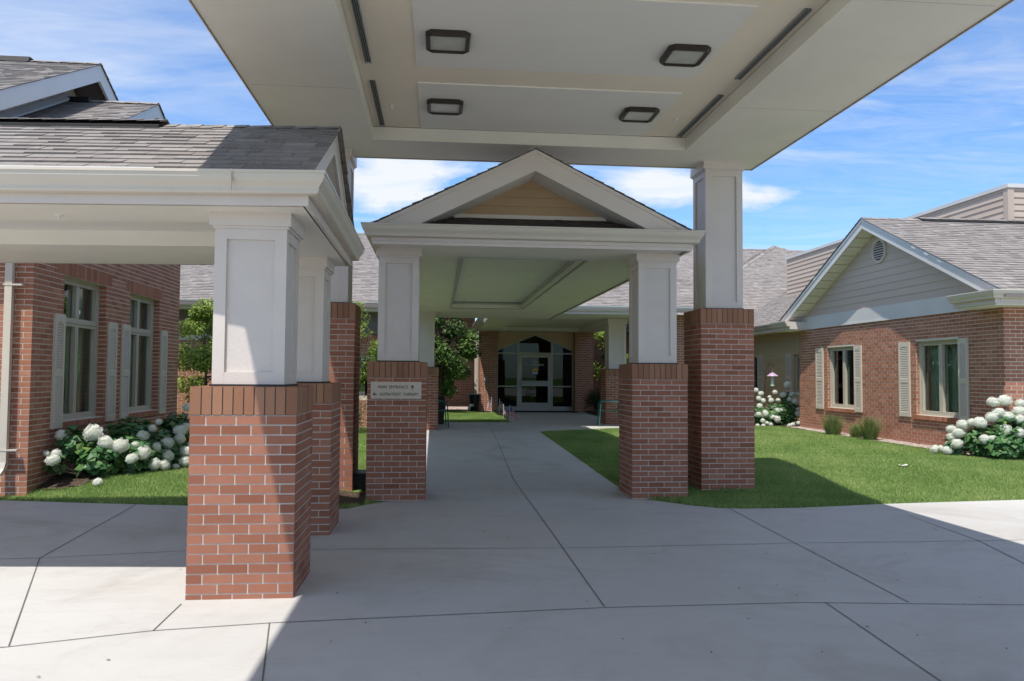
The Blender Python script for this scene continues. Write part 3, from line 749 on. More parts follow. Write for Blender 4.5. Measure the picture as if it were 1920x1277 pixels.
    # flashing strip where the lower roof meets the upper gable wall
    m=MB(); a=Vector((-5.93,12.95,5.90)); b=Vector((-5.93,9.9,4.34)); m.hexa([a,b,b+Vector((.1,0,0)),a+Vector((.1,0,0)),a+Vector((0,0,.09)),b+Vector((0,0,.09)),b+Vector((.1,0,.03)),a+Vector((.1,0,.03))]); m.build('step_flashing',M['fascia'],t)
    m=MB(); m.box(-13,-5.2,15.5,15.7,-.2,ZT); m.box(-13.0,-5.99,9.7,16.2,4.352,4.5); m.build('rear_wall',M['mortar'],t)
left_wing()

# ------------------------------------------------------------------ right house with gable
def right_house():
    t=thing('gabled_brick_house',(12,16.1,.2),'brick house wing at right with white-trimmed gable, round vent and two shuttered windows','building')
    X=9.5; Y0,Y1=12.35,19.88; L=Y1-Y0; ZF=2.76
    fr=Fr((X,Y1,0),(0,-1,0),(-1,0,0))    # u from far end toward the camera
    U=lambda y:Y1-y
    wa=(U(18.40),U(17.13),12*CH,33*CH+.03); wb=(U(14.83),U(13.52),12*CH,33*CH+.03)
    m=MB(); wallcore(m,fr,0,L-.2,-.2,ZF,[wa,wb])
    ff=Fr((X,Y0,0),(1,0,0),(0,-1,0)); wallcore(m,ff,0,11,-.2,ZF,[])
    m.mi=1
    bricks(m,fr,L,.1,ZF,openings=[wa,wb]+[(w[0],w[1],w[2]-CH,w[2]) for w in (wa,wb)])
    bricks(m,ff,BL*20,.1,ZF,phase=1)
    for w in (wa,wb): reveal(m,fr,w[0],1,w[2],w[3],.12); reveal(m,fr,w[1],-1,w[2],w[3],.12)
    m.build('wall',[M['mortar_wall'],M['brickfar']],t)
    for w in (wa,wb):
        m=MB(); k=int((w[1]-w[0]+.1)/.068); ww=(w[1]-w[0]+.1)/k
        for i in range(k):
            a=w[0]-.05+i*ww; m.fbox(fr,a+.005,a+ww-.005,-.09,.05,w[2]-.085,w[2]-.004,random.random())
        m.mi=1; m.fbox(fr,w[0]-.048,w[1]+.048,-.1,.035,w[2]-.08,w[2]-.014)
        m.build('window_sill',[M['brickfar'],M['mortar']],t)
    window(t,fr,wa[0],wa[1],wa[2],wa[3],2,None,.11,mull=.10)
    window(t,fr,wb[0],wb[1],wb[2],wb[3],2,None,.11,mull=.10,curtain=[(wb[0],wb[1])])
    for a,b in ((18.93,18.56),(17.11,16.80),(15.36,14.99),(13.50,13.24)):
        shutter(t,fr,U(a),U(b),.76,2.27)
    # frieze band, gable siding
    m=MB(); m.fbox(fr,.12,L-.1,-.15,.03,ZF,3.08); m.fbox(fr,.12,L-.1,.03,.038,ZF+.0,ZF+.035); m.build('frieze_band',M['fascia'],t)
    AY=16.06; AZ=4.98; sl=(AZ-2.98)/(AY-11.85)*1.0; half=4.25; XO=9.12; ez=AZ-half*sl
    fg=Fr((X,AY+half,0),(0,-1,0),(-1,0,0))
    m=MB(); trap(m,fg,[(.3,2.9),(2*half-.3,2.9),(half,AZ-.1)],-.15,-.001); m.mi=1
    lap(m,fg,3.08,AZ-.15,lambda z:(z-ez+.15)/sl+.0,lambda z:2*half-(z-ez+.15)/sl,.155); m.build('gable_siding',[M['siding'],M['siding']],t)
    # round louvre vent
    vy,vz=16.02,4.28; v=MB()
    c=lambda r,n,k:(X-n,vy+r*math.cos(k),vz+r*math.sin(k))
    NN=32
    for i in range(NN):
        a,b=2*math.pi*i/NN,2*math.pi*(i+1)/NN
        v.poly([c(.27,.05,a),c(.27,.05,b),c(.21,.05,b),c(.21,.05,a)]); v.poly([c(.27,0,a),c(.27,0,b),c(.27,.05,b),c(.27,.05,a)]); v.poly([c(.21,.05,a),c(.21,.05,b),c(.21,.012,b),c(.21,.012,a)])
    for i in range(7):
        z=-.17+i*.052; hw=math.sqrt(max(.001,.212**2-(z+.02)**2)); v.hexa([(X-.045,vy-hw,vz+z),(X-.045,vy+hw,vz+z),(X-.02,vy+hw,vz+z+.035),(X-.02,vy-hw,vz+z+.035),(X-.04,vy-hw,vz+z+.006),(X-.04,vy+hw,vz+z+.006),(X-.015,vy+hw,vz+z+.041),(X-.015,vy-hw,vz+z+.041)])
    v.mi=1; v.poly([c(.212,.018,2*math.pi*i/NN) for i in range(NN)])
    v.build('round_vent',[M['shutter'],M['dark']],t)
    # roof with ridge along X
    XR=22; m=MB(); dz=Vector((0,0,-.10))
    for s in (-1,1):
        p=[Vector((XO,AY+s*half,ez)),Vector((XR,AY+s*half,ez)),Vector((XR,AY,AZ)),Vector((XO,AY,AZ))]
        if s>0: p=[p[1],p[0],p[3],p[2]]
        m.hexa([q+dz for q in p]+p,.2)
        shingles(m,(XO-.045,AY+s*half,ez),(1,0,0),(0,-s,sl),(XR-XO) if s<0 else 5,math.hypot(half,half*sl),lift=.006)
    ridgecap(m,(XO-.02,AY,AZ),(10.4,AY,AZ),w=.12,drop=.06,lift=.025); ridgecap(m,(10.4,AY,AZ+.03),(XR,AY,AZ+.03),w=.15,drop=.06,lift=.03)
    m.mi=1; m.hexa([(10.4,AY-.17,AZ-.05),(XR,AY-.17,AZ-.05),(XR,AY+.17,AZ-.05),(10.4,AY+.17,AZ-.05),(10.4,AY-.16,AZ+.0),(XR,AY-.16,AZ+.0),(XR,AY+.16,AZ+.0),(10.4,AY+.16,AZ+.0)])
    rf=m.build('roof',[M['shingle'],M['flash']],t)
    fo=Fr((XO,AY+half,0),(0,-1,0),(-1,0,0)); m=MB(); bw=.19
    for s in (0,1):
        f=lambda u:(u if s==0 else 2*half-u)
        pts=[(f(.1),ez+.044),(f(half),AZ-.004),(f(half),AZ-.01-bw*1.1),(f(.1),ez+.03-bw*1.1)]
        if s: pts=pts[::-1]
        trap(m,fo,pts,-.02,.012)
        pts=[(f(.1),ez+.03),(f(half),AZ-.01),(f(half),AZ-.01-.06),(f(.1),ez+.03-.06)]
        if s: pts=pts[::-1]
        trap(m,fo,pts,.012,.026)
    m.build('rake_board',M['fascia'],rf)
    m=MB()
    for s in (0,1):
        f=lambda u:(u if s==0 else 2*half-u)
        a=(f(.1),ez+.03-bw*1.05); b=(f(half),AZ-.01-bw*1.05); N=26
        for i in range(N):
            q0=[a[j]+(b[j]-a[j])*i/N for j in (0,1)]; q1=[a[j]+(b[j]-a[j])*(i+.94)/N for j in (0,1)]
            d=.0 if i%2 else .004
            m.poly([fo.p(q0[0],-.03,q0[1]+d),fo.p(q1[0],-.03,q1[1]+d),fo.p(q1[0],-.40,q1[1]+d),fo.p(q0[0],-.40,q0[1]+d)])
    m.build('gable_soffit',M['soffit'],t)
    # eave boxes and gutters with short returns on the gable side
    m=MB(); m.box(9.055,XR,11.955,12.33,2.745,2.86); m.box(9.055,9.485,12.3305,12.95,2.7455,2.86); m.build('eave_soffit',M['soffit'],t)
    m=MB(); m.box(9.055,9.485,19.42,20.3,2.745,2.86); m.build('eave_soffit',M['soffit'],t)
    m=MB(); m.sweep([(-.03,-.17),(0,-.17),(0,0.02),(-.03,.02)],[(9.02,12.98,2.94),(9.02,11.92,2.94),(XR,11.92,2.94)]); m.sweep([(-.03,-.17),(0,-.17),(0,0.02),(-.03,.02)],[(9.02,20.3,2.94),(9.02,19.38,2.94),(9.5,19.38,2.94)]); m.box(9.053,9.484,12.5,12.955,2.861,2.968); m.box(9.053,9.484,19.43,20.2,2.861,2.968); m.build('eave_fascia',M['trim'],t)
    gutter_run(t,[(9.02,12.96,2.985),(9.02,11.92,2.985),(XR,11.92,2.985)],.14)
    gutter_run(t,[(9.02,20.35,2.985),(9.02,19.40,2.985)],.14)
right_house()

# ------------------------------------------------------------------ right wing with tan siding, parapet screen
def right_wing():
    t=thing('tan_siding_wing',(12,24,.2),'tan lap-sided wing set back behind the gabled brick house, with pale shutters','building')
    X=10.7; fr=Fr((X,32,0),(0,-1,0),(-1,0,0)); L=32-19.9
    U=lambda y:32-y
    w1=(U(26.6),U(25.45),.9,2.25); w2=(U(22.75),U(21.4),.9,2.2)
    m=MB(); wallcore(m,fr,0,L,-.1,3.1,[w1,w2]); m.mi=1; lap(m,fr,.15,3.1,lambda z:0,lambda z:L,.115,[w1,w2]); m.build('wall',[M['siding_olive'],M['siding_olive']],t)
    window(t,fr,*w1,2,None,.08,fm='frame'); window(t,fr,*w2,2,None,.08)
    for a,b in ((25.40,24.98),(23.26,22.86)): shutter(t,fr,U(a),U(b),.85,2.25)
    m=MB(); xe,ez=10.18,3.14; sl=.5; xr=14.6; m.hexa([(xe,19.0,ez-.1),(xe,34,ez-.1),(xr,34,ez-.1+(xr-xe)*sl),(xr,19.0,ez-.1+(xr-xe)*sl),(xe,19.0,ez),(xe,34,ez),(xr,34,ez+(xr-xe)*sl),(xr,19.0,ez+(xr-xe)*sl)][::1],.2)
    shingles(m,(xe,17.5,ez),(0,1,0),(1,0,sl),15.5,math.hypot(xr-xe,(xr-xe)*sl)); m.build('roof',M['shingle'],t)
    m=MB(); m.box(xe+.05,X,19.9,34,ez-.22,ez-.12); m.build('eave_soffit',M['soffit'],t)
    gutter_run(t,[(xe+.05,34,ez+.02),(xe+.05,20.3,ez+.02)],.14)
right_wing()
def parapet():
    t=thing('roof_screen',(16,22.4,3.5),'tan clapboard equipment screen with metal coping rising above the right roofs','roof screen')
    m=MB(); X,Y0,Y1,ZT=13.0,16.69,28.15,5.92; m.box(X,20,Y0,Y1,3.2,ZT); m.mi=1
    f1=Fr((X,Y1,0),(0,-1,0),(-1,0,0)); f2=Fr((X,Y0,0),(1,0,0),(0,-1,0))
    lap(m,f1,3.6,ZT,lambda z:0,lambda z:Y1-Y0-.1,.15,proud=.022); lap(m,f2,3.6,ZT,lambda z:.12,lambda z:7,.15,proud=.022)
    m.build('clapboard_wall',[M['siding_tan'],M['siding_tan']],t)
    m=MB(); m.box(X-.03,X+.12,Y0-.03,Y0+.12,3.6,ZT); m.build('corner_board',M['siding_tan'],t)
    m=MB(); m.box(X-.05,20.05,Y0-.05,Y1+.05,ZT,ZT+.09); m.build('coping',M['fascia'],t)
parapet()

# ------------------------------------------------------------------ main building behind
def main_roofs():
    t=thing('rear_brick_wing',(-6,22,.2),'brick and siding wing behind the left canopies with broad grey shingle roof','building')
    X0,X1,YE,YR=-15,-1.15,19.8,27.2; ez=3.33; sl=.41
    fr=Fr((X0,20.35,0),(1,0,0),(0,-1,0)); L=X1-.35-X0
    w=(L-.95,L-.1,.9,2.05)
    m=MB(); wallcore(m,fr,0,L,-.1,3.2,[w]); m.box(X1-.55,X1-.35,20.35,30,-.1,3.2)
    m.mi=1; bricks(m,n_off(fr,0),L,.1,2.36,openings=[w])
    for x in (L-1.2,): pass
    soldiers(m,fr,4.0,2.36,2.55,u0=L-4.0)
    m.mi=2; lap(m,fr,2.56,3.15,lambda z:L-6,lambda z:L,.10)
    m.build('wall',[M['mortar_wall'],M['brickfar'],M['siding_dark']],t)
    window(t,fr,*w,1,None,.08)
    m=MB(); dz=-.12; rz=ez+(YR-YE)*sl
    for s,ye in ((-1,YE),(1,2*YR-YE)):
        p=[(X0,ye,ez),(X1,ye,ez),(X1,YR,rz),(X0,YR,rz)]
        if s>0: p=[p[1],p[0],p[3],p[2]]
        m.hexa([(a,b,c+dz) for a,b,c in p]+p,.2)
    shingles(m,(X0+4,YE,ez),(1,0,0),(0,1,sl),X1-X0-4,math.hypot(YR-YE,(YR-YE)*sl)); ridgecap(m,(X0,YR,rz),(X1,YR,rz))
    # valley flashing line of a cross gable to the left
    shingles(m,(-8.7,19.9,3.36),(-.6,.8,0),(.8*.75,.6*.75,.46),5,2.2,clip=lambda u,v:v<2.2-u*.45)
    m.build('roof',M['shingle'],t)
    gutter_run(t,[(X0,YE+.12,ez+.0),(X1,YE+.12,ez+.0)],.14,mat_='fascia')
    m=MB(); m.box(X0,X1,YE+.13,20.35,ez-.2,ez-.11); m.build('eave_soffit',M['soffit'],t)

    t=thing('entrance_building',(3.7,29.5,.2),'main entrance building with arched glazed front between two brick piers','building')
    Y=29.5; zg=.16
    # piers
    m=MB(); 
    for a,b in ((1.55,2.22),(5.15,5.86)):
        m.box(a,b,29.2,29.9,zg-.1,3.3)
    m.box(5.66,5.86,29.9,34,0,3.3); m.box(1.55,1.75,29.9,34,0,3.3); m.box(-1.5,1.55,33.0,33.2,0,4.6)
    m.box(5.86,10.7,33.0,33.2,0,4.6)
    m.mi=1
    for a,b in ((1.55,2.22),(5.15,5.86)):
        bricks(m,Fr((a,29.2,0),(1,0,0),(0,-1,0)),b-a,.1,3.3); bricks(m,Fr((b,29.2,0),(0,1,0),(1,0,0)),.7,.1,3.3,phase=1); bricks(m,Fr((a,29.9,0),(0,-1,0),(-1,0,0)),.7,.1,3.3,phase=1)
    bricks(m,Fr((-1.5,33.0,0),(1,0,0),(0,-1,0)),3.05,.1,4.5)
    bricks(m,Fr((5.86,33.0,0),(1,0,0),(0,-1,0)),4.8,.1,3.5)
    bricks(m,Fr((5.86,29.9,0),(0,1,0),(1,0,0)),3.1,.1,3.3)
    m.build('brick_pier',[M['mortar_wall'],M['brickfar']],t)
    # tan arch panel with gabled opening
    fr=Fr((0,29.55,0),(1,0,0),(0,-1,0)); m=MB()
    zt=3.34; pk=3.10; sh=2.50
    trap(m,fr,[(2.22,sh),(3.68,pk),(3.68,zt),(2.22,zt)],-.10,.02); trap(m,fr,[(3.68,pk),(5.15,sh),(5.15,zt),(3.68,zt)],-.10,.02)
    m.build('arch_panel',M['arch_tan'],t)
    # storefront frame
    m=MB(); F=M['doorframe']
    def v(x,z0,z1,w=.05,d=.03): m.fbox(fr,x-w/2,x+w/2,-.08,d-.03,z0,z1)
    def h(x0,x1,z,w=.05): m.fbox(fr,x0,x1,-.079,-.001,z-w/2,z+w/2)
    z0=.17
    archz=lambda x:sh+(pk-sh)*(1-abs(x-3.68)/1.46)
    v(2.245,z0,sh+.02); v(5.125,z0,sh+.02); v(3.03,z0,archz(3.03)-.01,.07); v(4.33,z0,archz(4.33)-.01,.07)
    h(2.27,2.995,2.36); h(3.065,4.295,2.36,.06); h(4.365,5.1,2.36); h(2.27,2.995,1.11,.045); h(4.365,5.1,1.11,.045); h(2.27,2.995,.27,.16); h(4.365,5.1,.27,.16)
    for s in (0,1):
        f=(lambda x:x) if s==0 else (lambda x:2*3.68-x)
        pts=[(f(2.22),sh-.0),(f(3.68),pk),(f(3.68),pk-.06),(f(2.22),sh-.06)]
        if s: pts=pts[::-1]
        trap(m,fr,pts,-.075,.012)
    sf=m.build('storefront_frame',F,t)
    g=MB(); P=lambda x,z:fr.p(x,-.045,z)
    for a,b,c,d in ((2.27,2.995,.35,1.09),(2.27,2.995,1.13,2.335),(4.365,5.1,.35,1.09),(4.365,5.1,1.13,2.335)):
        g=MB(); g.poly([P(a,c),P(b,c),P(b,d),P(a,d)]); g.build('pane',M['glassdoor'],sf)
    for pts in ([(2.27,2.385),(2.995,2.385),(2.995,archz(2.995)-.05),(2.27,archz(2.27)-.05)],[(3.065,2.39),(4.295,2.39),(4.295,archz(4.295)-.05),(3.68,pk-.05),(3.065,archz(3.065)-.05)],[(4.365,2.385),(5.1,2.385),(5.1,archz(5.1)-.05),(4.365,archz(4.365)-.05)]):
        g=MB(); g.poly([P(*p) for p in pts]); g.build('pane',M['glassdoor'],sf)
    # door leaf
    m=MB(); a,b,c,d=3.07,4.29,.19,2.32
    m.fbox(fr,a,a+.11,-.07,-.015,c,d); m.fbox(fr,b-.11,b,-.07,-.015,c,d); m.fbox(fr,a+.11,b-.11,-.07,-.016,d-.11,d); m.fbox(fr,a+.11,b-.11,-.07,-.016,c,c+.30); m.fbox(fr,a+.11,b-.11,-.07,-.016,1.12,1.32)
    dr=m.build('door',F,t)
    m=MB(); m.fbox(fr,a+.13,b-.13,-.016,.02,1.26,1.29); m.fbox(fr,a+.02,a+.10,-.015,.03,1.13,1.36); m.tube([fr.p(a+.06,.02,.98),fr.p(a+.06,.06,1.0),fr.p(a+.06,.06,1.4),fr.p(a+.06,.02,1.42)],.012); m.build('push_bar',M['grey'],dr)
    for c0,d0 in ((.49,1.12),(1.32,2.21)):
        g=MB(); g.poly([P(a+.11,c0),P(b-.11,c0),P(b-.11,d0),P(a+.11,d0)]); g.build('pane',M['glassdoor'],dr)
    # lettering and logo on the door glass
    def text(s,x,z,size,mt,n,parent,name='lettering',frm=fr,sx=1.0,align='LEFT'):
        cu=bpy.data.curves.new(name,'FONT'); cu.body=s; cu.size=size; cu.extrude=.0012; cu.align_x=align; cu.space_character=1.02
        tmp=bpy.data.objects.new('tmp',cu); COL.objects.link(tmp); dg=bpy.context.evaluated_depsgraph_get(); dg.update()
        me=bpy.data.meshes.new_from_object(tmp.evaluated_get(dg)); bpy.data.objects.remove(tmp)
        o0=Vector(ORG[parent.name]); mtx=Matrix.Identity(4)
        for vv in me.vertices:
            x_,y_,z_=vv.co; q=Vector(frm.p(x+x_*sx,n+z_,z+y_))-o0; vv.co=q
        me.materials.clear(); me.materials.append(mt); ob=bpy.data.objects.new(name,me); COL.objects.link(ob); ob.parent=parent; ORG[ob.name]=tuple(o0); return ob
    global add_text; add_text=text
    text('Care',3.55,2.01,.13,M['white'],-.036,dr); text('Initiatives',3.55,1.90,.13,M['white'],-.036,dr,sx=.95)
    m=MB(); c=Vector((3.44,0,1.99))
    for i in range(9):
        w=2*math.pi*i/9; m.mi=0 if math.sin(w)>-.1 else 1
        q=[(c.x+.045*math.cos(w-.3),c.z+.045*math.sin(w-.3)),(c.x+.105*math.cos(w-.25),c.z+.105*math.sin(w-.25)),(c.x+.105*math.cos(w+.28),c.z+.105*math.sin(w+.28)),(c.x+.045*math.cos(w+.33),c.z+.045*math.sin(w+.33))]
        m.poly([fr.p(x,-.036,z) for x,z in q])
    m.build('logo',[M['blue'],M['teal']],dr)
    m=MB(); m.poly([fr.p(3.58,-.034,1.55),fr.p(3.79,-.034,1.55),fr.p(3.79,-.034,1.60),fr.p(3.58,-.034,1.60)])
    m.mi=1; m.poly([fr.p(3.58,-.034,1.60),fr.p(3.79,-.034,1.60),fr.p(3.79,-.034,1.65),fr.p(3.58,-.034,1.65)])
    m.mi=2; m.poly([fr.p(3.58,-.034,1.65),fr.p(3.79,-.034,1.65)]+[fr.p(3.685+.105*math.cos(k*math.pi/8),-.034,1.70+.1*math.sin(k*math.pi/8)) for k in range(9)])
    m.mi=3; m.poly([fr.p(3.60,-.033,1.66),fr.p(3.77,-.033,1.66),fr.p(3.77,-.033,1.69),fr.p(3.60,-.033,1.69)])
    m.build('sticker',[M['blue'],M['white'],M['yellow'],M['letter']],dr)
    # lobby interior
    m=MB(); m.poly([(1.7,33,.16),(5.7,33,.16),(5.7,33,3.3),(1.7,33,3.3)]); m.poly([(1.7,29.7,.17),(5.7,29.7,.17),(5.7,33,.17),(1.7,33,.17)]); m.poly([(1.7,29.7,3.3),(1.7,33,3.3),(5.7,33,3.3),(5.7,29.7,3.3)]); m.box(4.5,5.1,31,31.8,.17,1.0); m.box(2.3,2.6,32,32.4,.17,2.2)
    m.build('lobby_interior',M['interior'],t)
    # porch ceiling + roofs
    m=MB(); P2=lambda u,v:(u,v); ceiling(m,P2,1.42,6.0,20.1,29.62,2.3,5.2,22.6,28.6,3.17,.15); m.box(2.28,5.22,22.58,28.62,3.29,3.32); m.build('porch_ceiling',M['soffit'],t)
    m=MB(); m.sweep([(-.04,-.2),(0,-.2),(0,0),(-.04,0)],[(1.42,29.6,3.36),(1.42,21.9,3.36)][::1]); m.box(3.15,6.1,19.93,20.1,3.13,3.33); m.build('porch_fascia',M['trim'],t)
    gutter_run(t,[(1.42,29.7,3.38),(1.42,24.6,3.38)],.14); gutter_run(t,[(3.15,19.93,3.34),(7.4,19.93,3.34)],.14,mat_='fascia')
    m=MB(); ez,sl=3.34,.41; YE=19.82; YR=24.6; rz=ez+(YR-YE)*sl
    m.hexa([(1.3,YE,ez-.1),(7.3,YE,ez-.1),(7.3,YR,rz-.1),(1.3,YR,rz-.1),(1.3,YE,ez),(7.3,YE,ez),(7.3,YR,rz),(1.3,YR,rz)],.2)
    m.hexa([(1.3,YR,rz-.1),(7.3,YR,rz-.1),(7.3,27.2,3.9),(1.3,27.2,3.9),(1.3,YR,rz),(7.3,YR,rz),(7.3,27.2,4.0),(1.3,27.2,4.0)],.2)
    m.box(1.3,6.1,24.5,29.7,3.34,3.42)
    shingles(m,(1.3,YE,ez),(1,0,0),(0,1,sl),6.0,math.hypot(YR-YE,(YR-YE)*sl)); ridgecap(m,(1.3,YR,rz),(7.3,YR,rz))
    m.build('porch_roof',M['shingle'],t)
    # large rear roof
    m=MB(); YE,YR,ez,sl=30.2,36.4,4.45,.52; rz=ez+(YR-YE)*sl; X0,X1=-1,20
    m.hexa([(X0,YE,ez-.12),(X1,YE,ez-.12),(X1,YR,rz-.12),(X0,YR,rz-.12),(X0,YE,ez),(X1,YE,ez),(X1,YR,rz),(X0,YR,rz)],.2)
    shingles(m,(5,YE,ez),(1,0,0),(0,1,sl),14,math.hypot(YR-YE,(YR-YE)*sl),expo=.16); ridgecap(m,(X0,YR,rz),(16.0,YR,rz))
    m.hexa([(8.2,28.0,3.186),(X1,28.0,3.186),(X1,YE,ez-.12),(8.2,YE,ez-.12),(8.2,28.0,3.306),(X1,28.0,3.306),(X1,YE,ez),(8.2,YE,ez)],.2)
    shingles(m,(8.2,28.0,3.306),(1,0,0),(0,1,.52),6,2.48,expo=.16)
    # hipped peak beyond
    ax,ay,az,hh,q=15.55,35.0,7.62,8.0,.54
    c4=[(ax-hh,ay-hh,az-hh*q),(ax+hh,ay-hh,az-hh*q),(ax+hh,ay+hh,az-hh*q),(ax-hh,ay+hh,az-hh*q),(ax,ay,az)]
    m.faces(c4,[(0,1,4),(1,2,4),(2,3,4),(3,0,4),(0,3,2,1)],.4)
    kk=math.hypot(1,q)
    shingles(m,c4[0],(1,0,0),(0,1,q),2*hh,hh*kk,clip=lambda u,v:v/kk<u<2*hh-v/kk,expo=.16,lift=.008)
    shingles(m,c4[0],(0,1,0),(1,0,q),2*hh,hh*kk,clip=lambda u,v:v/kk<u<2*hh-v/kk,expo=.16,lift=.008)
    ridgecap(m,c4[0],c4[4],w=.13,drop=.05,lift=.03)
    m.build('main_roof',M['shingle'],t)
    m=MB(); m.box(6.2,6.9,20.6,20.8,-.1,3.2); m.mi=1; bricks(m,Fr((6.2,20.6,0),(1,0,0),(0,-1,0)),.7,.1,3.2); bricks(m,Fr((6.2,20.8,0),(0,-1,0),(-1,0,0)),.2,.1,3.2); m.build('porch_wall_end',[M['mortar_wall'],M['brickfar']],t)
    m=MB(); m.box(1.36,1.46,29.08,29.16,.8,3.22); m.build('downspout',M['gutter'],t)
    # pier lamp
    m=MB(); m.lathe((1.79,29.1,1.34),[(0,-.08),(.05,-.07),(.075,-.03),(.08,.02),(.06,.07),(.03,.09),(0,.095)],16); m.box(1.74,1.84,29.1,29.199,1.38,1.46); m.build('pier_lamp',M['grey'],t,smooth=True)
main_roofs()

# ------------------------------------------------------------------ direction plaque
def plaque():
    t=thing('direction_sign',(-.50,9.71,1.35),'beige plaque reading MAIN ENTRANCE and OUTPATIENT THERAPY on the brick pillar','sign')
    fr=Fr((-.81,9.716,0),(1,0,0),(0,-1,0)); m=MB(); m.fbox(fr,0,.615,0,.018,1.245,1.452); m.build('plate',M['sign'],t)
    add_text('MAIN',.085,1.372,.053,M['letter'],.019,t,frm=fr,sx=.84)
    add_text('ENTRANCE',.222,1.372,.053,M['letter'],.019,t,frm=fr,sx=.84)
    add_text('OUTPATIENT',.107,1.282,.053,M['letter'],.019,t,frm=fr,sx=.80)
    add_text('THERAPY',.395,1.282,.053,M['letter'],.019,t,frm=fr,sx=.80)
    P=lambda x,z:fr.p(x,.0195,z)
    def arrow(cx,cz,dx,dz,L=.026):
        m=MB(); px,pz=-dz,dx; w=.0055
        q=lambda a,b:P(cx+dx*a+px*b,cz+dz*a+pz*b)
        m.poly([q(-L,-w),q(L*.6,-w),q(L*.6,w),q(-L,w)]); 
        for s in (1,-1): m.poly([q(L,0),q(L*.05,s*L*.85),q(L*.05-.004,s*(L*.85-.007)),q(L*.35,0)] if s>0 else [q(L,0),q(L*.35,0),q(L*.05-.004,s*(L*.85-.007)),q(L*.05,s*L*.85)])
        m.build('arrow',M['letter'],t)
    arrow(.505,1.388,0,1); arrow(.05,1.300,-1,0)
plaque()

# ------------------------------------------------------------------ ground
def sm(x): x=np.clip(x,0,1); return x*x*(3-2*x)
def base_z(Y): return .18*np.clip((Y-10)/11,0,1)
edge=[(-30,16),(-12,11.8),(-5.21,10.03),(-4.53,9.87),(-3.87,9.72),(-2.89,9.52),(-1.9,9.33),(-1.25,9.18),(-1.0,9.22),(-.84,9.45),(-.62,9.68),(-.45,9.8),(-.45,19.2),(-1.1,19.4),(-1.1,22.5),(2.1,22.5),(2.2,26),(2.28,29.6),(5.2,29.6),(5.45,28.9),(5.3,27.0),(5.35,24.5),(5.6,22.9),(5.8,20.6),(4.95,20.25),(2.52,19.1),(2.50,9.95),(2.62,9.72),(2.8,9.5),(3.06,9.21),(3.3,9.03),(3.62,8.96),(4.29,8.99),(5.41,9.2),(6.15,9.29),(7.47,9.43),(12,9.95),(40,13.5)]
poly=np.array(edge+[(40,-30),(-30,-30)])
def sdist(px,py):
    """>0 outside the concrete"""
    p=np.stack([px,py],-1); d=np.full(px.shape,1e9); ins=np.zeros(px.shape,bool); n=len(poly)
    for i in range(n):
        a=poly[i]; b=poly[(i+1)%n]; e=b-a; w=p-a; t=np.clip((w@e)/(e@e),0,1); q=w-t[...,None]*e; d=np.minimum(d,np.sqrt((q**2).sum(-1)))
        c=((a[1]<=py)&(b[1]>py))|((b[1]<=py)&(a[1]>py)); xi=a[0]+(py-a[1])/(b[1]-a[1]+1e-12)*e[0]; ins^=c&(px<xi)
    return np.where(ins,-d,d)
def lawn_z(px,py):
    s=sdist(px,py); b=base_z(py); left=px<-.6
    full=np.where(left,.17,.215); span=np.where(left,1.1,2.8)
    tgt=b+(np.maximum(full-b,.015))*sm(s/span)
    return np.where(s>0,tgt+.004,b+np.maximum(s*.5,-.06))
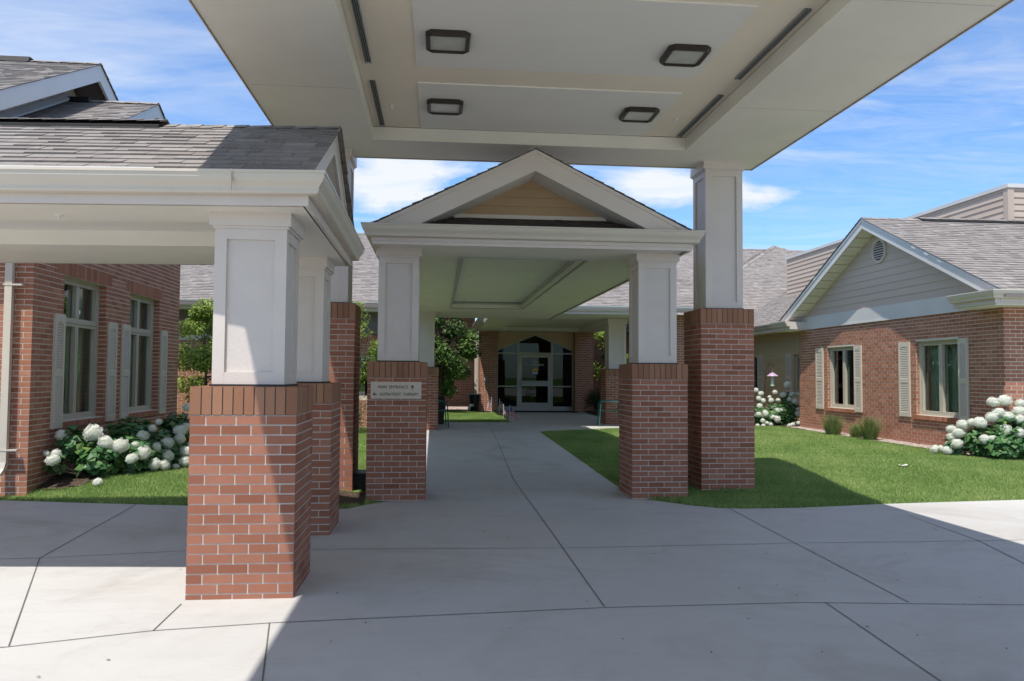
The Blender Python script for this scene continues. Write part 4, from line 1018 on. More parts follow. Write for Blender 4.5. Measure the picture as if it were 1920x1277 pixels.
def ground():
    # concrete drive and walkway : triangulated fine strips following the gentle ramp
    from mathutils.geometry import delaunay_2d_cdt
    pts=[Vector(p) for p in poly.tolist()]; n=len(pts)
    extra=[Vector((x,y)) for y in np.arange(10,29.5,1.0) for x in (.2,1.0,1.8)]
    vs,es,fs,_,_,_=delaunay_2d_cdt(pts+extra,[],[list(range(n))],1,1e-5)
    v=[(p.x,p.y,float(base_z(np.array(p.y)))) for p in vs]
    m=MB(); m.faces(v,[tuple(f) for f in fs],.5)
    o=m.build('driveway',M['concrete']); tag(o,'pale concrete driveway and walkway slabs',None,None,'structure')
    # earth base
    m=MB(); m.box(-400,400,-400,400,-1,-.35); o=m.build('ground',M['lawn']); tag(o,'green ground beyond',None,None,'structure')
    # control joints
    m=MB()
    J=[[(-3.27,6.92),(-3.49,9.6)],[(-20,7.0),(-3.57,6.91),(-3.27,6.92),(-2.16,7.12),(-1.13,7.11),(1.15,7.02),(3.33,7.09),(5.2,7.08),(8,7.2),(20,7.3)],[(-3.27,6.92),(-2.39,4.74)],
       [(-20,4.1),(-2.4,4.72),(-1.69,4.95),(-1.02,5.05),(1.12,5.22),(2.5,5.24),(3.98,5.08),(9,4.9),(20,4.9)],[(1.13,5.24),(1.14,9.0),(1.12,11.57),(1.3,17),(1.44,22.4)],[(3.42,8.97),(3.33,7.09),(3.25,5.19)],[(2.67,5.23),(2.55,3.5),(2.3,-10)],
       [(-1.02,5.05),(-.84,4.0),(-.7,-8)],[(-1.69,5.5),(-1.68,4.95)],[(5.28,8.45),(5.15,7.1),(4.6,5.1)],[(-.45,10.55),(2.5,10.55)],[(-.45,13.6),(2.5,13.6)],[(-.45,16.6),(2.5,16.6)],[(-.45,19.5),(3.4,19.5)],[(2.1,22.5),(5.6,22.7)]]
    for L in J:
        for a,b in zip(L[:-1],L[1:]):
            a=Vector(a);b=Vector(b); N=max(1,int((b-a).length/1.0)); d=(b-a).normalized(); s=Vector((-d.y,d.x))*.0042
            for i in range(N):
                p=a.lerp(b,i/N); q=a.lerp(b,(i+1)/N); z=lambda r:float(base_z(np.array(r.y)))+.0035
                m.poly([(*(p-s),z(p)),(*(q-s),z(q)),(*(q+s),z(q)),(*(p+s),z(p))])
    o=m.build('paving_joints',M['joint']); tag(o,'dark control joints cut in the concrete',None,None,'structure')
    # lawn grids
    def grid(x0,x1,y0,y1,st):
        xs=np.arange(x0,x1+st/2,st); ys=np.arange(y0,y1+st/2,st); X,Y=np.meshgrid(xs,ys); Z=lawn_z(X,Y)
        b=(X<x0+.01)|(Y>y1-.01)
        nx,ny=len(xs),len(ys); idx=np.arange(nx*ny).reshape(ny,nx)
        v=np.stack([X.ravel(),Y.ravel(),Z.ravel()],-1); f=np.stack([idx[:-1,:-1].ravel(),idx[:-1,1:].ravel(),idx[1:,1:].ravel(),idx[1:,:-1].ravel()],-1)
        return v,f
    v,f=grid(-14,22,8.6,36,.12); m=MB(); m.faces(v.tolist(),[tuple(r) for r in f.tolist()],.5)
    o=m.build('lawn',M['lawn'],smooth=True); tag(o,'mown green lawn around the pillars',None,None,'structure')
    # beds
    def bed(name,pl,mt,lift,lab):
        pl=np.array(pl); x0,y0=pl.min(0);x1,y1=pl.max(0); st=.08; xs=np.arange(x0,x1,st); ys=np.arange(y0,y1,st); m=MB()
        X,Y=np.meshgrid(xs,ys)
        def ins(px,py):
            r=np.zeros(px.shape,bool); n=len(pl)
            for i in range(n):
                a=pl[i];b=pl[(i+1)%n]; c=((a[1]<=py)&(b[1]>py))|((b[1]<=py)&(a[1]>py)); r^=c&(px<a[0]+(py-a[1])/(b[1]-a[1]+1e-12)*(b[0]-a[0]))
            return r
        I=ins(X+st/2,Y+st/2); Z=lambda x,y:float(lawn_z(np.array([x]),np.array([y]))[0])
        zc={}
        def z(i,j):
            if (i,j) not in zc: zc[(i,j)]=Z(x0+j*st,y0+i*st)+lift+random.random()*.012
            return zc[(i,j)]
        for i in range(len(ys)):
            for j in range(len(xs)):
                if I[i,j]:
                    m.poly([(x0+(j+a)*st,y0+(i+b)*st,z(i+b,j+a)) for a,b in ((0,0),(1,0),(1,1),(0,1))])
        o=m.build(name,M[mt]); tag(o,lab,None,None,'structure')
    bed('gravel_bed',[(9.05,12.3),(9.5,12.3),(9.5,19.9),(9.12,19.95),(9.05,17)],'gravel',.016,'pinkish gravel strip along the house wall')
    bed('mulch_bed',[(-5.0,10.35),(-4.5,10.4),(-4.1,11.0),(-3.8,12),(-3.8,15.7),(-5,15.7)],'soil',.014,'dark mulch under the left hydrangeas')
    bed('mulch_bed',[(8.4,20.1),(10.7,20.1),(10.7,28),(9.2,27),(8.3,21)],'soil',.014,'dark mulch under the far hydrangeas')
    bed('gravel_bed',[(-.9,29.2),(1.0,29.0),(2.2,28.6),(2.28,29.3),(1.5,33),(-.9,33)],'gravel',.02,'gravel bed beside the entrance pier')
    bed('mulch_bed',[(5.4,24.6),(7,24.6),(9,30),(9,32.9),(5.4,32.9),(5.45,28)],'soil',.016,'dark bed right of the entrance')
    bed('mulch_bed',[(-1.75,9.45),(-1.15,9.3),(-.86,9.5),(-.86,9.98),(-1.75,9.98)],'soil',.012,'bare soil at the foot of the pillars')
ground()

def blades(name,pts,h,w,mt,lean=.35,tint=(.45,.2),label=None,cat=None,kind=None,parent=None,stem=None,hj=.35):
    """pts (n,3); one bent blade per point, two segments"""
    n=len(pts); a=rng.random(n)*2*np.pi; hh=h*(1-hj/2+hj*rng.random(n)); l=lean*rng.random(n)*hh; b=rng.random(n)*2*np.pi
    side=np.stack([np.cos(a),np.sin(a),np.zeros(n)],-1)*(w/2); dr=np.stack([np.cos(b)*l,np.sin(b)*l,hh],-1); mid=np.stack([np.cos(b)*l*.3,np.sin(b)*l*.3,hh*.55],-1)
    V=np.stack([pts-side,pts+side,pts+mid+side*.75,pts+mid-side*.75,pts+dr],1).reshape(-1,3)
    me=bpy.data.meshes.new(name); nf=2*n
    me.vertices.add(len(V)); me.vertices.foreach_set('co',V.astype(np.float32).ravel())
    base=np.arange(n)*5
    loops=np.stack([base,base+1,base+2,base+3,base+3,base+2,base+4],-1).ravel()
    me.loops.add(len(loops)); me.loops.foreach_set('vertex_index',loops.astype(np.int32))
    st=np.stack([np.arange(n)*7,np.arange(n)*7+4],-1).ravel(); me.polygons.add(nf); me.polygons.foreach_set('loop_start',st.astype(np.int32)); 
    me.update(calc_edges=True); me.validate()
    t=rng.normal(tint[0],tint[1],n); q=pts; t=t+.16*np.sin(q[:,0]*1.7+1.3*np.sin(q[:,1]*1.1))*np.sin(q[:,1]*1.9+.9*np.sin(q[:,0]*2.3))+.12*np.sin(q[:,0]*5.1+q[:,1]*3.7)*np.sin(q[:,1]*6.3-q[:,0]*2.9); t=t+np.where(rng.random(n)<.05,.5,0); t=np.clip(t,0,1)
    at=me.attributes.new('tint','FLOAT','FACE'); at.data.foreach_set('value',np.repeat(t,2).astype(np.float32))
    me.materials.append(mt); o=bpy.data.objects.new(name,me); COL.objects.link(o)
    if label: tag(o,label,cat,None,kind)
    return o
def turf():
    P=[]
    def area(x0,x1,y0,y1,dens,cond=None):
        n=int((x1-x0)*(y1-y0)*dens); x=x0+(x1-x0)*rng.random(n); y=y0+(y1-y0)*rng.random(n); s=sdist(x,y); k=s>-.012+.045*rng.random(n)**2
        if cond is not None: k&=cond(x,y)
        x,y=x[k],y[k]; P.append(np.stack([x,y,lawn_z(x,y)-.004],-1))
    nb=lambda x,y:~((x>9.02)&(y>12.2)&(y<20))&~((x>3.4)&(x<4.2)&(y>9.97)&(y<10.75))&~((x>2.4)&(x<3.2)&(y>9.7)&(y<10.5))
    area(2.4,9.9,8.8,12.5,6500,nb); area(2.4,9.6,12.5,20,3600,nb); area(4.5,8.5,20,22,1500,nb)
    lf=lambda x,y:~((x<np.minimum(-4.5+(y-10.4)*.55,-3.85))&(y>10.38)&(x>-5.1))&~((x<-5.0)&(y>10.15))&~((x>-1.8)&(x<-.84)&(y>9.4)&(y<10.75)&((y>9.98)|(x>-1.2)))
    area(-7.5,-.8,9.0,12.5,6000,lf); area(-3.6,-.5,12.5,20,2200); area(-1.1,2.3,22.4,29.0,2000); area(-5,-1.6,15.5,20,900)
    pts=np.concatenate(P); t=blades('grass',pts,.042,.0062,M['grass'],lean=1.15,label='short green mown lawn grass',kind='stuff')
turf()

# ------------------------------------------------------------------ vegetation
def leafcloud(m,pts,nrm,size,tint,wide=.55,fold=.25,jit=.3):
    """folded rhombic leaves at pts, facing roughly nrm"""
    for p,nv,t in zip(pts,nrm,tint):
        nv=Vector(nv)+Vector((random.gauss(0,jit),random.gauss(0,jit),random.gauss(0,jit))); nv.normalize()
        a=nv.orthogonal().normalized(); a.rotate(Matrix.Rotation(random.random()*6.28,3,nv)); b=nv.cross(a); s=size*(.7+.6*random.random())
        p=Vector(p); A=p-a*s*.5; B=p+a*s*.5; C=p+b*s*wide*.5-nv*s*fold*.3; D=p-b*s*wide*.5-nv*s*fold*.3
        i=len(m.v); m.v.extend([tuple(A),tuple(C),tuple(B),tuple(D)]); m.f.append((i,i+1,i+2)); m.f.append((i,i+2,i+3)); m.t+= [t,t]; m.m+=[m.mi]*2
def clump_points(c,r,n,shell=.55):
    out=[];nr=[]
    for _ in range(n):
        d=Vector((random.gauss(0,1),random.gauss(0,1),random.gauss(0,1))).normalized(); rr=shell+(1-shell)*random.random()**.6
        out.append((c[0]+d.x*rr*r[0],c[1]+d.y*rr*r[1],c[2]+d.z*rr*r[2])); nr.append((d.x,d.y,d.z+.5))
    return out,nr
def tree(name,loc,label,h,rad,crown_z,nclump,nleaf,size,lm,trunk_r=.04,stems=1,tm=.5,flat=1.,cat='tree',group=None):
    t=thing(name,loc,label,cat,group); x,y,z=loc; tr=MB(); cr=MB()
    cc=[]
    for i in range(nclump):
        a=random.random()*6.28; q=random.random()**.5; zz=crown_z+(h-crown_z)*random.random(); f=math.sin(math.pi*min(1,max(.12,(zz-crown_z)/(h-crown_z)*.85+.12)))
        cc.append((x+rad*q*f*math.cos(a),y+rad*q*f*math.sin(a),z+zz))
    for s in range(stems):
        bx=x+random.uniform(-.06,.06)*stems; by=y+random.uniform(-.06,.06)*stems; top=(x+random.uniform(-.2,.2)*rad,y+random.uniform(-.2,.2)*rad,z+h*.85)
        mid=((bx+top[0])/2+random.uniform(-.05,.05),(by+top[1])/2+random.uniform(-.05,.05),z+h*.45)
        tr.tube([(bx,by,z-.05),mid,top],[trunk_r,trunk_r*.7,trunk_r*.2],7)
        for c in cc[s::stems]:
            k=.25+.5*random.random(); st=Vector(mid).lerp(Vector(top),max(0,min(1,(c[2]-mid[2])/(top[2]-mid[2]+1e-6)*.7))) 
            tr.tube([st,st.lerp(Vector(c),.6)+Vector((0,0,.03)),c],[trunk_r*.35,trunk_r*.22,trunk_r*.08],5)
    tr.build('trunk',M['bark'],t)
    for c in cc:
        r=rad*random.uniform(.22,.42); n=int(nleaf/nclump*random.uniform(.6,1.4)); base=tm+random.uniform(-.25,.25)
        p,nn=clump_points(c,(r,r,r*.75*flat),n,.3); leafcloud(cr,p,nn,size,[min(1,max(0,random.gauss(base,.18))) for _ in range(n)],jit=.6)
    cr.build('crown',M[lm],t); return t
Z=lambda x,y:float(lawn_z(np.array([float(x)]),np.array([float(y)]))[0])
tree('ornamental_tree',(-5.05,18.0,.18),'light green young tree between the outpatient wing and the sunlit front pillar',2.85,.95,.6,34,6500,.085,'tleaf',.04,2,.6)
tree('ornamental_tree',(-2.1,18.4,.18),'airy light green small tree seen between the tall left pillar and plaque pillar',3.1,.8,1.0,24,3000,.075,'tleaf',.03,2,.62)
tree('ornamental_tree',(.15,27.6,.2),'dense leafy tree left of the entrance doors, behind the rain barrel',4.3,1.08,.75,60,13000,.11,'dleaf',.06,3,.45)
tree('ornamental_tree',(6.75,30.6,.2),'sunlit small tree right of the entrance, behind the far right pillar',3.6,.95,.9,26,3600,.09,'tleaf',.04,2,.7)
def shrub(name,loc,r,label,n,size,lm,tm=.4,cat='shrub',core=None):
    t=thing(name,loc,label,cat); m=MB(); x,y,z=loc
    for i in range(max(3,int(n/60))):
        a=random.random()*6.28;q=random.random()**.5
        c=(x+r[0]*.7*q*math.cos(a),y+r[1]*.7*q*math.sin(a),z+r[2]*(.3+.55*random.random()))
        p,nn=clump_points(c,(r[0]*.4,r[1]*.4,r[2]*.3),60,.3); leafcloud(m,p,nn,size,[min(1,max(0,random.gauss(tm,.25))) for _ in range(60)],jit=.5)
    m.build('foliage',M[lm],t)
    m=MB()
    for i in range(7):
        a=i*.9; m.tube([(x,y,z-.03),(x+r[0]*.4*math.cos(a),y+r[1]*.4*math.sin(a),z+r[2]*.7)],[.012,.004],5)
    m.build('stem',M['bark'],t)
    return t
shrub('spirea_shrub',(-2.0,18.2,.18),(.5,.5,.85),'low pink-tinged shrub under the airy tree left of the plaque pillar',1300,.05,'pinkleaf')
shrub('evergreen_shrub',(5.75,27.6,.2),(.62,.6,.85),'dark evergreen bush right of the entrance brick pier',3000,.05,'yew')
shrub('evergreen_shrub',(-.1,28.6,.2),(.7,.7,1.5),'dark shrub mass under the leafy tree left of the entrance',3600,.06,'yew')
shrub('leafy_shrub',(-4.5,17.2,.18),(.8,.6,1.0),'dark green shrub in the shade behind the left hydrangeas',2200,.06,'dleaf',.3)

# hydrangeas
def hydhead():
    m=MB(); r=.1
    # crumpled core
    import bmesh
    bm=bmesh.new(); bmesh.ops.create_icosphere(bm,subdivisions=2,radius=r*.86); bm.verts.ensure_lookup_table()
    m.faces([tuple(v.co*(1+random.uniform(-.05,.05))) for v in bm.verts],[tuple(v.index for v in f.verts) for f in bm.faces],.1); bm.free()
    n=330
    for i in range(n):
        ph=math.acos(1-2*(i+.5)/n); th=i*2.39996; d=Vector((math.sin(ph)*math.cos(th),math.sin(ph)*math.sin(th),math.cos(ph)))
        bump=1+.17*math.sin(3*th+3*ph)*math.sin(4*ph)+.07*math.sin(9*ph+2*th)+random.uniform(-.05,.05); c=d*r*bump; a=d.orthogonal().normalized(); a.rotate(Matrix.Rotation(random.random()*1.57,3,d)); b=d.cross(a); s=.0145
        t=min(1,max(0,random.gauss(.75,.25)))
        for (e,f) in ((a,b),(b,-a),(-a,-b),(-b,a)):
            m.poly([c-d*.003,c+(e*.9+f*.35)*s+d*.004,c+(e+f)*s*.75+d*.002,c+(e*.35+f*.9)*s+d*.004],t)
    me=m
    return m
HM=None
def hydrangea(name,loc,label,heads,leafvol,nleaf,size=.10,seed=1):
    """heads: list (x,y,z,scale) world; leafvol: list of (centre,radii)"""
    global HM
    t=thing(name,loc,label,'hydrangea','white hydrangea bushes'); m=MB(); random.seed(seed)
    tot=sum(r[0]*r[1]*r[2] for c,r in leafvol)
    for c,r in leafvol:
        r=tuple(q*.78 for q in r)
        n=int(nleaf*r[0]*r[1]*r[2]/tot); p,nn=clump_points(c,r,n,.45); nn=[(a,b,cc+.3) for a,b,cc in nn]
        for q,nv in zip(p,nn):
            if q[2]<loc[2]+.02: continue
            leafcloud(m,[q],[nv],size,[min(1,max(0,random.gauss(.42,.25)))],wide=.78,fold=.35,jit=.35)
    m.build('foliage',M['hleaf'],t)
    m=MB()
    for (x,y,z,s) in heads: m.tube([(loc[0]*.6+x*.4,loc[1]*.6+y*.4,loc[2]-.02),(x,y,loc[2]+(z-loc[2])*.6),(x,y,z)],[.006,.005,.004],5)
    m.build('stem',M['bark'],t)
    for (x,y,z,s) in heads:
        if HM is None:
            o=hydhead().build('flower_head',M['petal'],None); HM=o.data; o.parent=t
        else: o=bpy.data.objects.new('flower_head',HM); COL.objects.link(o); o.parent=t
        o.location=Vector((x,y,z))-Vector(loc); s*=1.0; o.scale=(s*random.uniform(.9,1.12),s*random.uniform(.9,1.12),s*random.uniform(.78,.98)); o.rotation_euler=(random.uniform(-.4,.4),random.uniform(-.4,.4),random.random()*6)
HLEFT=[(-4.91,10.8,.73,.72),(-4.85,10.55,.51,.6),(-4.85,10.46,.44,.73),(-4.96,10.53,.52,.35),(-4.55,10.88,.75,1.05),(-4.38,10.85,.63,.83),(-4.24,10.94,.57,1.02),(-4.07,10.91,.41,.72),(-4.01,11.15,.46,.93),(-3.89,11.24,.3,.75),(-3.81,11.4,.27,.68),(-3.81,11.5,.39,.84),(-3.94,11.43,.51,.64),(-3.87,11.66,.55,.81),(-3.81,12.01,.69,.96),(-3.78,11.91,.59,.79),(-4.1,11.36,.67,.83),(-4.06,11.62,.76,.5),(-4.04,11.81,.84,.47),(-3.67,11.85,.41,.79),(-3.64,11.72,.28,.74),(-3.72,11.59,.22,.46),(-3.76,12.19,.74,.65),(-4.34,10.55,.15,.6),(-4.11,11.13,.57,.52),(-3.85,12.45,1.02,.66),(-3.63,12.06,.49,.8),(-3.55,11.93,.3,.71),(-3.51,12.13,.36,.81)]
HRIGHT=[(9.25,12.32,1.15,.9),(9.42,12.27,1.18,.94),(9.62,12.17,1.13,.73),(9.16,12.24,.9,.89),(9.27,12.23,.97,.85),(9.39,12.16,.91,1.01),(9.57,12.14,1.01,.85),(9.52,12.08,.87,.88),(8.97,12.27,.81,.94),(8.9,12.38,.81,.66),(8.84,12.51,.76,.87),(8.76,12.69,.67,.76),(8.79,12.54,.62,.92),(8.73,12.65,.54,.76),(8.73,12.51,.44,.83),(8.58,12.87,.31,.73),(8.62,12.77,.34,.51),(8.66,12.64,.32,.84),(9.28,12.1,.69,1.0),(9.46,12.01,.66,.84),(8.97,12.15,.54,.77),(9.08,12.12,.56,.56),(8.68,12.68,.43,.38),(9.77,12.1,1.09,.88),(9.72,11.96,.76,.87),(9.86,11.99,.94,.88),(9.77,11.83,.51,.79)]
HFAR=[(8.71,20.83,1.17,.62),(8.82,20.77,1.08,.69),(9.23,20.8,1.12,.62),(9.44,20.75,1.05,.76),(9.66,20.93,1.32,.9),(9.7,20.76,1.07,.69),(9.86,20.75,1.06,.69),(9.58,20.66,.93,.62),(9.72,20.61,.86,.89),(9.25,20.65,.91,.55),(9.05,20.64,.9,.68),(8.83,20.64,.89,.68),(8.72,20.68,.95,.62),(8.68,20.53,.74,.82),(9.12,20.45,.62,.88),(9.24,20.46,.64,.61),(8.77,20.39,.55,.95),(8.59,20.38,.53,.81),(8.96,20.32,.46,.67),(9.06,20.29,.41,.88),(8.65,20.26,.37,.61),(8.75,20.22,.31,.57),(8.84,20.2,.27,.6),(8.48,20.2,.24,.54),(8.64,20.2,.24,.54),(9.36,20.2,.24,.6),(9.45,20.2,.27,.6),(9.62,20.22,.31,.54),(9.69,20.39,.55,.74),(9.74,20.47,.66,.54),(9.04,20.71,.99,.48),(8.51,20.7,.98,.76),(8.34,20.45,.63,.81),(8.34,20.27,.38,.74)]

hydrangea('hydrangea_bush',(-4.3,11.2,.17),'white hydrangea bush at the foot of the tall shuttered windows, partly in shade',[(a+.07,b-.10,c,d) for a,b,c,d in HLEFT],
  [((-4.84,10.62,.40),(.18,.18,.24)),((-4.75,10.85,.62),(.25,.3,.3)),((-3.95,11.45,.38),(.28,.34,.30)),((-4.45,10.9,.42),(.46,.42,.37)),((-4.15,11.2,.40),(.40,.45,.36)),((-3.95,11.8,.42),(.40,.5,.38)),((-4.35,11.7,.6),(.45,.6,.42)),((-3.95,12.6,.6),(.45,.5,.45)),((-4.65,11.1,.6),(.28,.4,.3))],5600,.13,3)
hydrangea('hydrangea_bush',(9.3,12.1,.22),'large white hydrangea bush at the right edge beside the brick house corner',HRIGHT,
  [((9.1,12.35,.5),(.42,.30,.38)),((9.45,12.15,.62),(.45,.24,.45)),((9.75,12.0,.62),(.35,.3,.45)),((8.82,12.65,.38),(.24,.24,.26)),((9.3,12.05,.42),(.5,.22,.3))],3600,.12,4)
hydrangea('hydrangea_bush',(9.1,20.7,.22),'white hydrangea bush below the hanging bird feeder, in front of the tan siding',HFAR,
  [((8.6,20.6,.5),(.4,.35,.38)),((9.1,20.6,.52),(.45,.35,.40)),((9.6,20.75,.6),(.4,.35,.45)),((9.0,20.5,.4),(.7,.25,.28)),((9.65,21.0,.9),(.2,.2,.3))],4200,.10,5)
random.seed(11)
def grasstuft(loc,h,r,n,label,mt='og',name='ornamental_grass',lean=1.1):
    x,y,z=loc; a=rng.random(n)*6.283; q=rng.random(n)**.7*r*.35
    pts=np.stack([x+np.cos(a)*q,y+np.sin(a)*q,np.full(n,z-.02)],-1)
    hh=h*(.55+.5*rng.random(n)); l=lean*q/(r*.35)*h*.5*(.5+rng.random(n)*.6)
    m=MB()
    for i in range(n):
        d=Vector((math.cos(a[i]),math.sin(a[i]),0)); s=Vector((-d.y,d.x,0))*.004; p=Vector(pts[i]); m1=p+d*l[i]*.35+Vector((0,0,hh[i]*.6)); tp=p+d*l[i]+Vector((0,0,hh[i]))
        t=random.random()
        m.poly([p-s,p+s,m1+s*.8,m1-s*.8],t); m.poly([m1-s*.8,m1+s*.8,tp],t)
    o=m.build(name,M[mt],None,origin=loc); tag(o,label,'ornamental grass','young grasses along the brick house'); return o
grasstuft((8.98,17.15,.215),.52,.42,800,'left and widest of the three grass tufts under the brick house windows')
grasstuft((9.1,16.35,.215),.38,.32,420,'small leafy middle tuft of the three under the brick house windows',lean=1.3)
grasstuft((9.05,15.75,.215),.56,.34,760,'right upright grass tuft with tan tips of the three by the brick house')

# flags on the corner of the entrance lawn
def flag(x,y,h,ang,label,drop=.0):
    z=Z(x,y); t=thing('small_flag',(x,y,z),label,'flag','small striped flags beside the entrance walk')
    m=MB(); m.tube([(x,y,z-.05),(x+.01,y,z+h)],.007,6); m.lathe((x+.01,y,z+h),[(0,-.012),(.011,-.004),(.011,.004),(0,.016)],8); m.build('stick',M['white'],t)
    # drooping cloth
    W,H=.34,.24; nx,ny=10,8; vs=[];uv=[]
    for j in range(ny+1):
        for i in range(nx+1):
            u,v=i/nx,j/ny; fall=.62*u*W+.10*u*u; out=W*u*.62
            xx=x+.01+math.cos(ang)*out; yy=y+math.sin(ang)*out+.02*math.sin(u*9+v*2); zz=z+h-.02-H*(1-v)*(1-.25*u)-fall*.95
            vs.append((xx-x,yy-y,zz-z)); uv.append((u,v))
    fs=[(j*(nx+1)+i,j*(nx+1)+i+1,(j+1)*(nx+1)+i+1,(j+1)*(nx+1)+i) for j in range(ny) for i in range(nx)]
    me=bpy.data.meshes.new('cloth'); me.from_pydata(vs,[],fs); ul=me.uv_layers.new(name='UVMap')
    for p in me.polygons:
        p.use_smooth=True
        for li in p.loop_indices: ul.data[li].uv=uv[me.loops[li].vertex_index]
    me.materials.append(M['flag']); o=bpy.data.objects.new('cloth',me); COL.objects.link(o); o.parent=t
flag(1.87,27.3,.56,3.0,'small flag nearest the brick pier, hanging to the left in sun')
flag(2.06,26.2,.55,-.1,'small bright flag leaning right in front of the left door glass')
flag(1.98,23.6,.46,-.5,'shaded small flag at the lawn corner, left one of the closest two')
flag(2.14,23.3,.46,.1,'shaded small flag at the lawn corner, rightmost of all the flags')

# green metal armchairs
def armchair(loc,rot,label):
    t=thing('metal_armchair',(0,0,0),label,'armchair','green metal armchairs on the walk'); G=M['green']
    W=.29; 
    for s in (-1,1):
        m=MB(); y=s*W
        m.tube([(.29,y,0),(.27,y,.35),(.255,y,.60),(.22,y,.655),(.15,y,.675),(-.15,y,.66),(-.27,y,.655)],.016,8); m.build('arm_frame',G,t)
        m=MB(); m.tube([(-.33,y*.93,0),(-.26,y*.93,.40),(-.30,y*.93,.72),(-.34,y*.93,.90)],.015,8); m.build('rear_leg',G,t)
    m=MB(); m.tube([(.27,-W,.42),(.27,W,.42)],.014,8); m.tube([(-.26,-W*.93,.40),(-.26,W*.93,.40)],.014,8)
    for i in range(9):
        x=.25-.5*i/8; m.box(x-.02,x+.02,-W+.01,W-.01,.415-.0*i,.428)
    m.build('seat',G,t)
    m=MB(); m.tube([(-.34,-W*.93,.90),(-.355,-W*.5,.95),(-.355,W*.5,.95),(-.34,W*.93,.90)],.015,8)
    for i in range(7):
        y=-W*.8+W*1.6*i/6; m.hexa([(-.275,y-.016,.46),(-.265,y-.016,.46),(-.265,y+.016,.46),(-.275,y+.016,.46),(-.352,y-.016,.94),(-.342,y-.016,.94),(-.342,y+.016,.94),(-.352,y+.016,.94)])
    m.build('backrest',G,t)
    t.location=loc; t.rotation_euler=(0,0,rot); ORG[t.name]=(0,0,0); return t
c=armchair((4.66,21.05,.178),math.pi-.12,'green metal armchair standing by the far right brick pillar')
dup(c,(-.02,20.75,.172),'green metal armchair half hidden behind the far left brick pillar, by the black bin',rotz=.1)
t=thing('trash_bin',(-.02,21.75,.18),'black waste bin behind the half hidden armchair at the far left pillar','bin')
m=MB(); x,y,z=-.02,21.75,.175; m.hexa([(x-.2,y-.2,z),(x+.2,y-.2,z),(x+.2,y+.2,z),(x-.2,y+.2,z),(x-.23,y-.23,z+.62),(x+.23,y-.23,z+.62),(x+.23,y+.23,z+.62),(x-.23,y+.23,z+.62)]); m.build('body',M['black'],t)
m=MB(); m.hexa([(x-.25,y-.25,z+.62),(x+.25,y-.25,z+.62),(x+.25,y+.25,z+.62),(x-.25,y+.25,z+.62),(x-.19,y-.19,z+.78),(x+.19,y-.19,z+.78),(x+.19,y+.19,z+.78),(x-.19,y+.19,z+.78)]); m.build('lid',M['black'],t)
# rain barrel
t=thing('rain_barrel',(1.36,28.95,.22),'black rain barrel with white elbow spout under the entrance downspout','barrel')
m=MB(); m.lathe((1.36,28.95,.22),[(0,0),(.16,0),(.17,.04),(.215,.56),(.235,.57),(.235,.61),(.2,.61),(.19,.58),(0,.58)],24); m.build('barrel',M['black'],t)
m=MB(); m.lathe((1.36,28.95,.22),[(.237,.585),(.243,.585),(.243,.615),(.19,.616),(.19,.61)],24); m.build('rim',M['grey'],t)
m=MB(); m.tube([(1.30,28.77,.42),(1.22,28.66,.42),(1.17,28.62,.37),(1.14,28.60,.27)],[.05,.055,.055,.05],12); m.build('spout',M['white'],t)
t=thing('entrance_mat',(3.75,28.9,.19),'long dark ribbed mat on the concrete before the entrance doors','mat')
m=MB(); 
m.box(2.35,5.25,28.45,29.48,.168,.192)
for i in range(16): m.box(2.37,5.23,28.47+i*.063,28.50+i*.063,.192,.197)
m.build('mat_surface',M['rubber'],t)
# bird feeder on a hook
t=thing('bird_feeder',(9.2,21.4,.2),'lilac-topped bird feeder hanging from a dark shepherd hook over the hydrangeas','bird feeder')
m=MB(); m.tube([(9.18,21.4,.1),(9.2,21.4,1.3),(9.25,21.4,1.75),(9.33,21.4,1.93),(9.42,21.4,1.92),(9.45,21.4,1.82),(9.42,21.4,1.78)],.012,6); m.tube([(9.22,21.4,1.45),(9.30,21.4,1.62),(9.34,21.4,1.90)],.008,5); m.build('hook_pole',M['dark'],t)
m=MB(); m.tube([(9.43,21.4,1.80),(9.43,21.4,1.66)],.004,4); m.lathe((9.43,21.4,1.56),[(.165,0),(.15,.02),(.09,.06),(.02,.10),(0,.105)],20); m.lathe((9.43,21.4,1.56),[(.165,0),(0,.05)],20); m.build('dome_roof',M['lilac'],t)
m=MB(); m.lathe((9.43,21.4,1.30),[(.0,0),(.05,.0),(.05,.28),(0,.28)],14); m.lathe((9.43,21.4,1.28),[(0,0),(.075,.0),(.08,.02),(0,.02)],14); m.build('seed_tube',M['curtain'],t)
# small litter
m=MB(); x,y=7.0,11.3; z=Z(x,y)+.045; m.poly([(x,y,z),(x+.08,y-.02,z+.012),(x+.1,y+.04,z+.02),(x+.02,y+.06,z)]); m.poly([(x-.05,y+.01,z+.015),(x,y,z),(x+.02,y+.06,z),(x-.02,y+.06,z+.02)])
o=m.build('paper_scrap',M['white'],None,origin=(x,y,z)); tag(o,'small crumpled white paper scrap lying on the right lawn','litter')
# dark utility box between the pillars
t=thing('utility_box',(-.97,10.35,.1),'low dark utility box on the ground between the tall left pillar and plaque pillar','box')
m=MB(); m.box(-1.04,-.87,10.15,10.55,.0,.26); m.build('housing',M['black'],t)
m=MB(); m.box(-1.05,-.86,10.14,10.56,.26,.285); m.build('lid',M['black'],t)
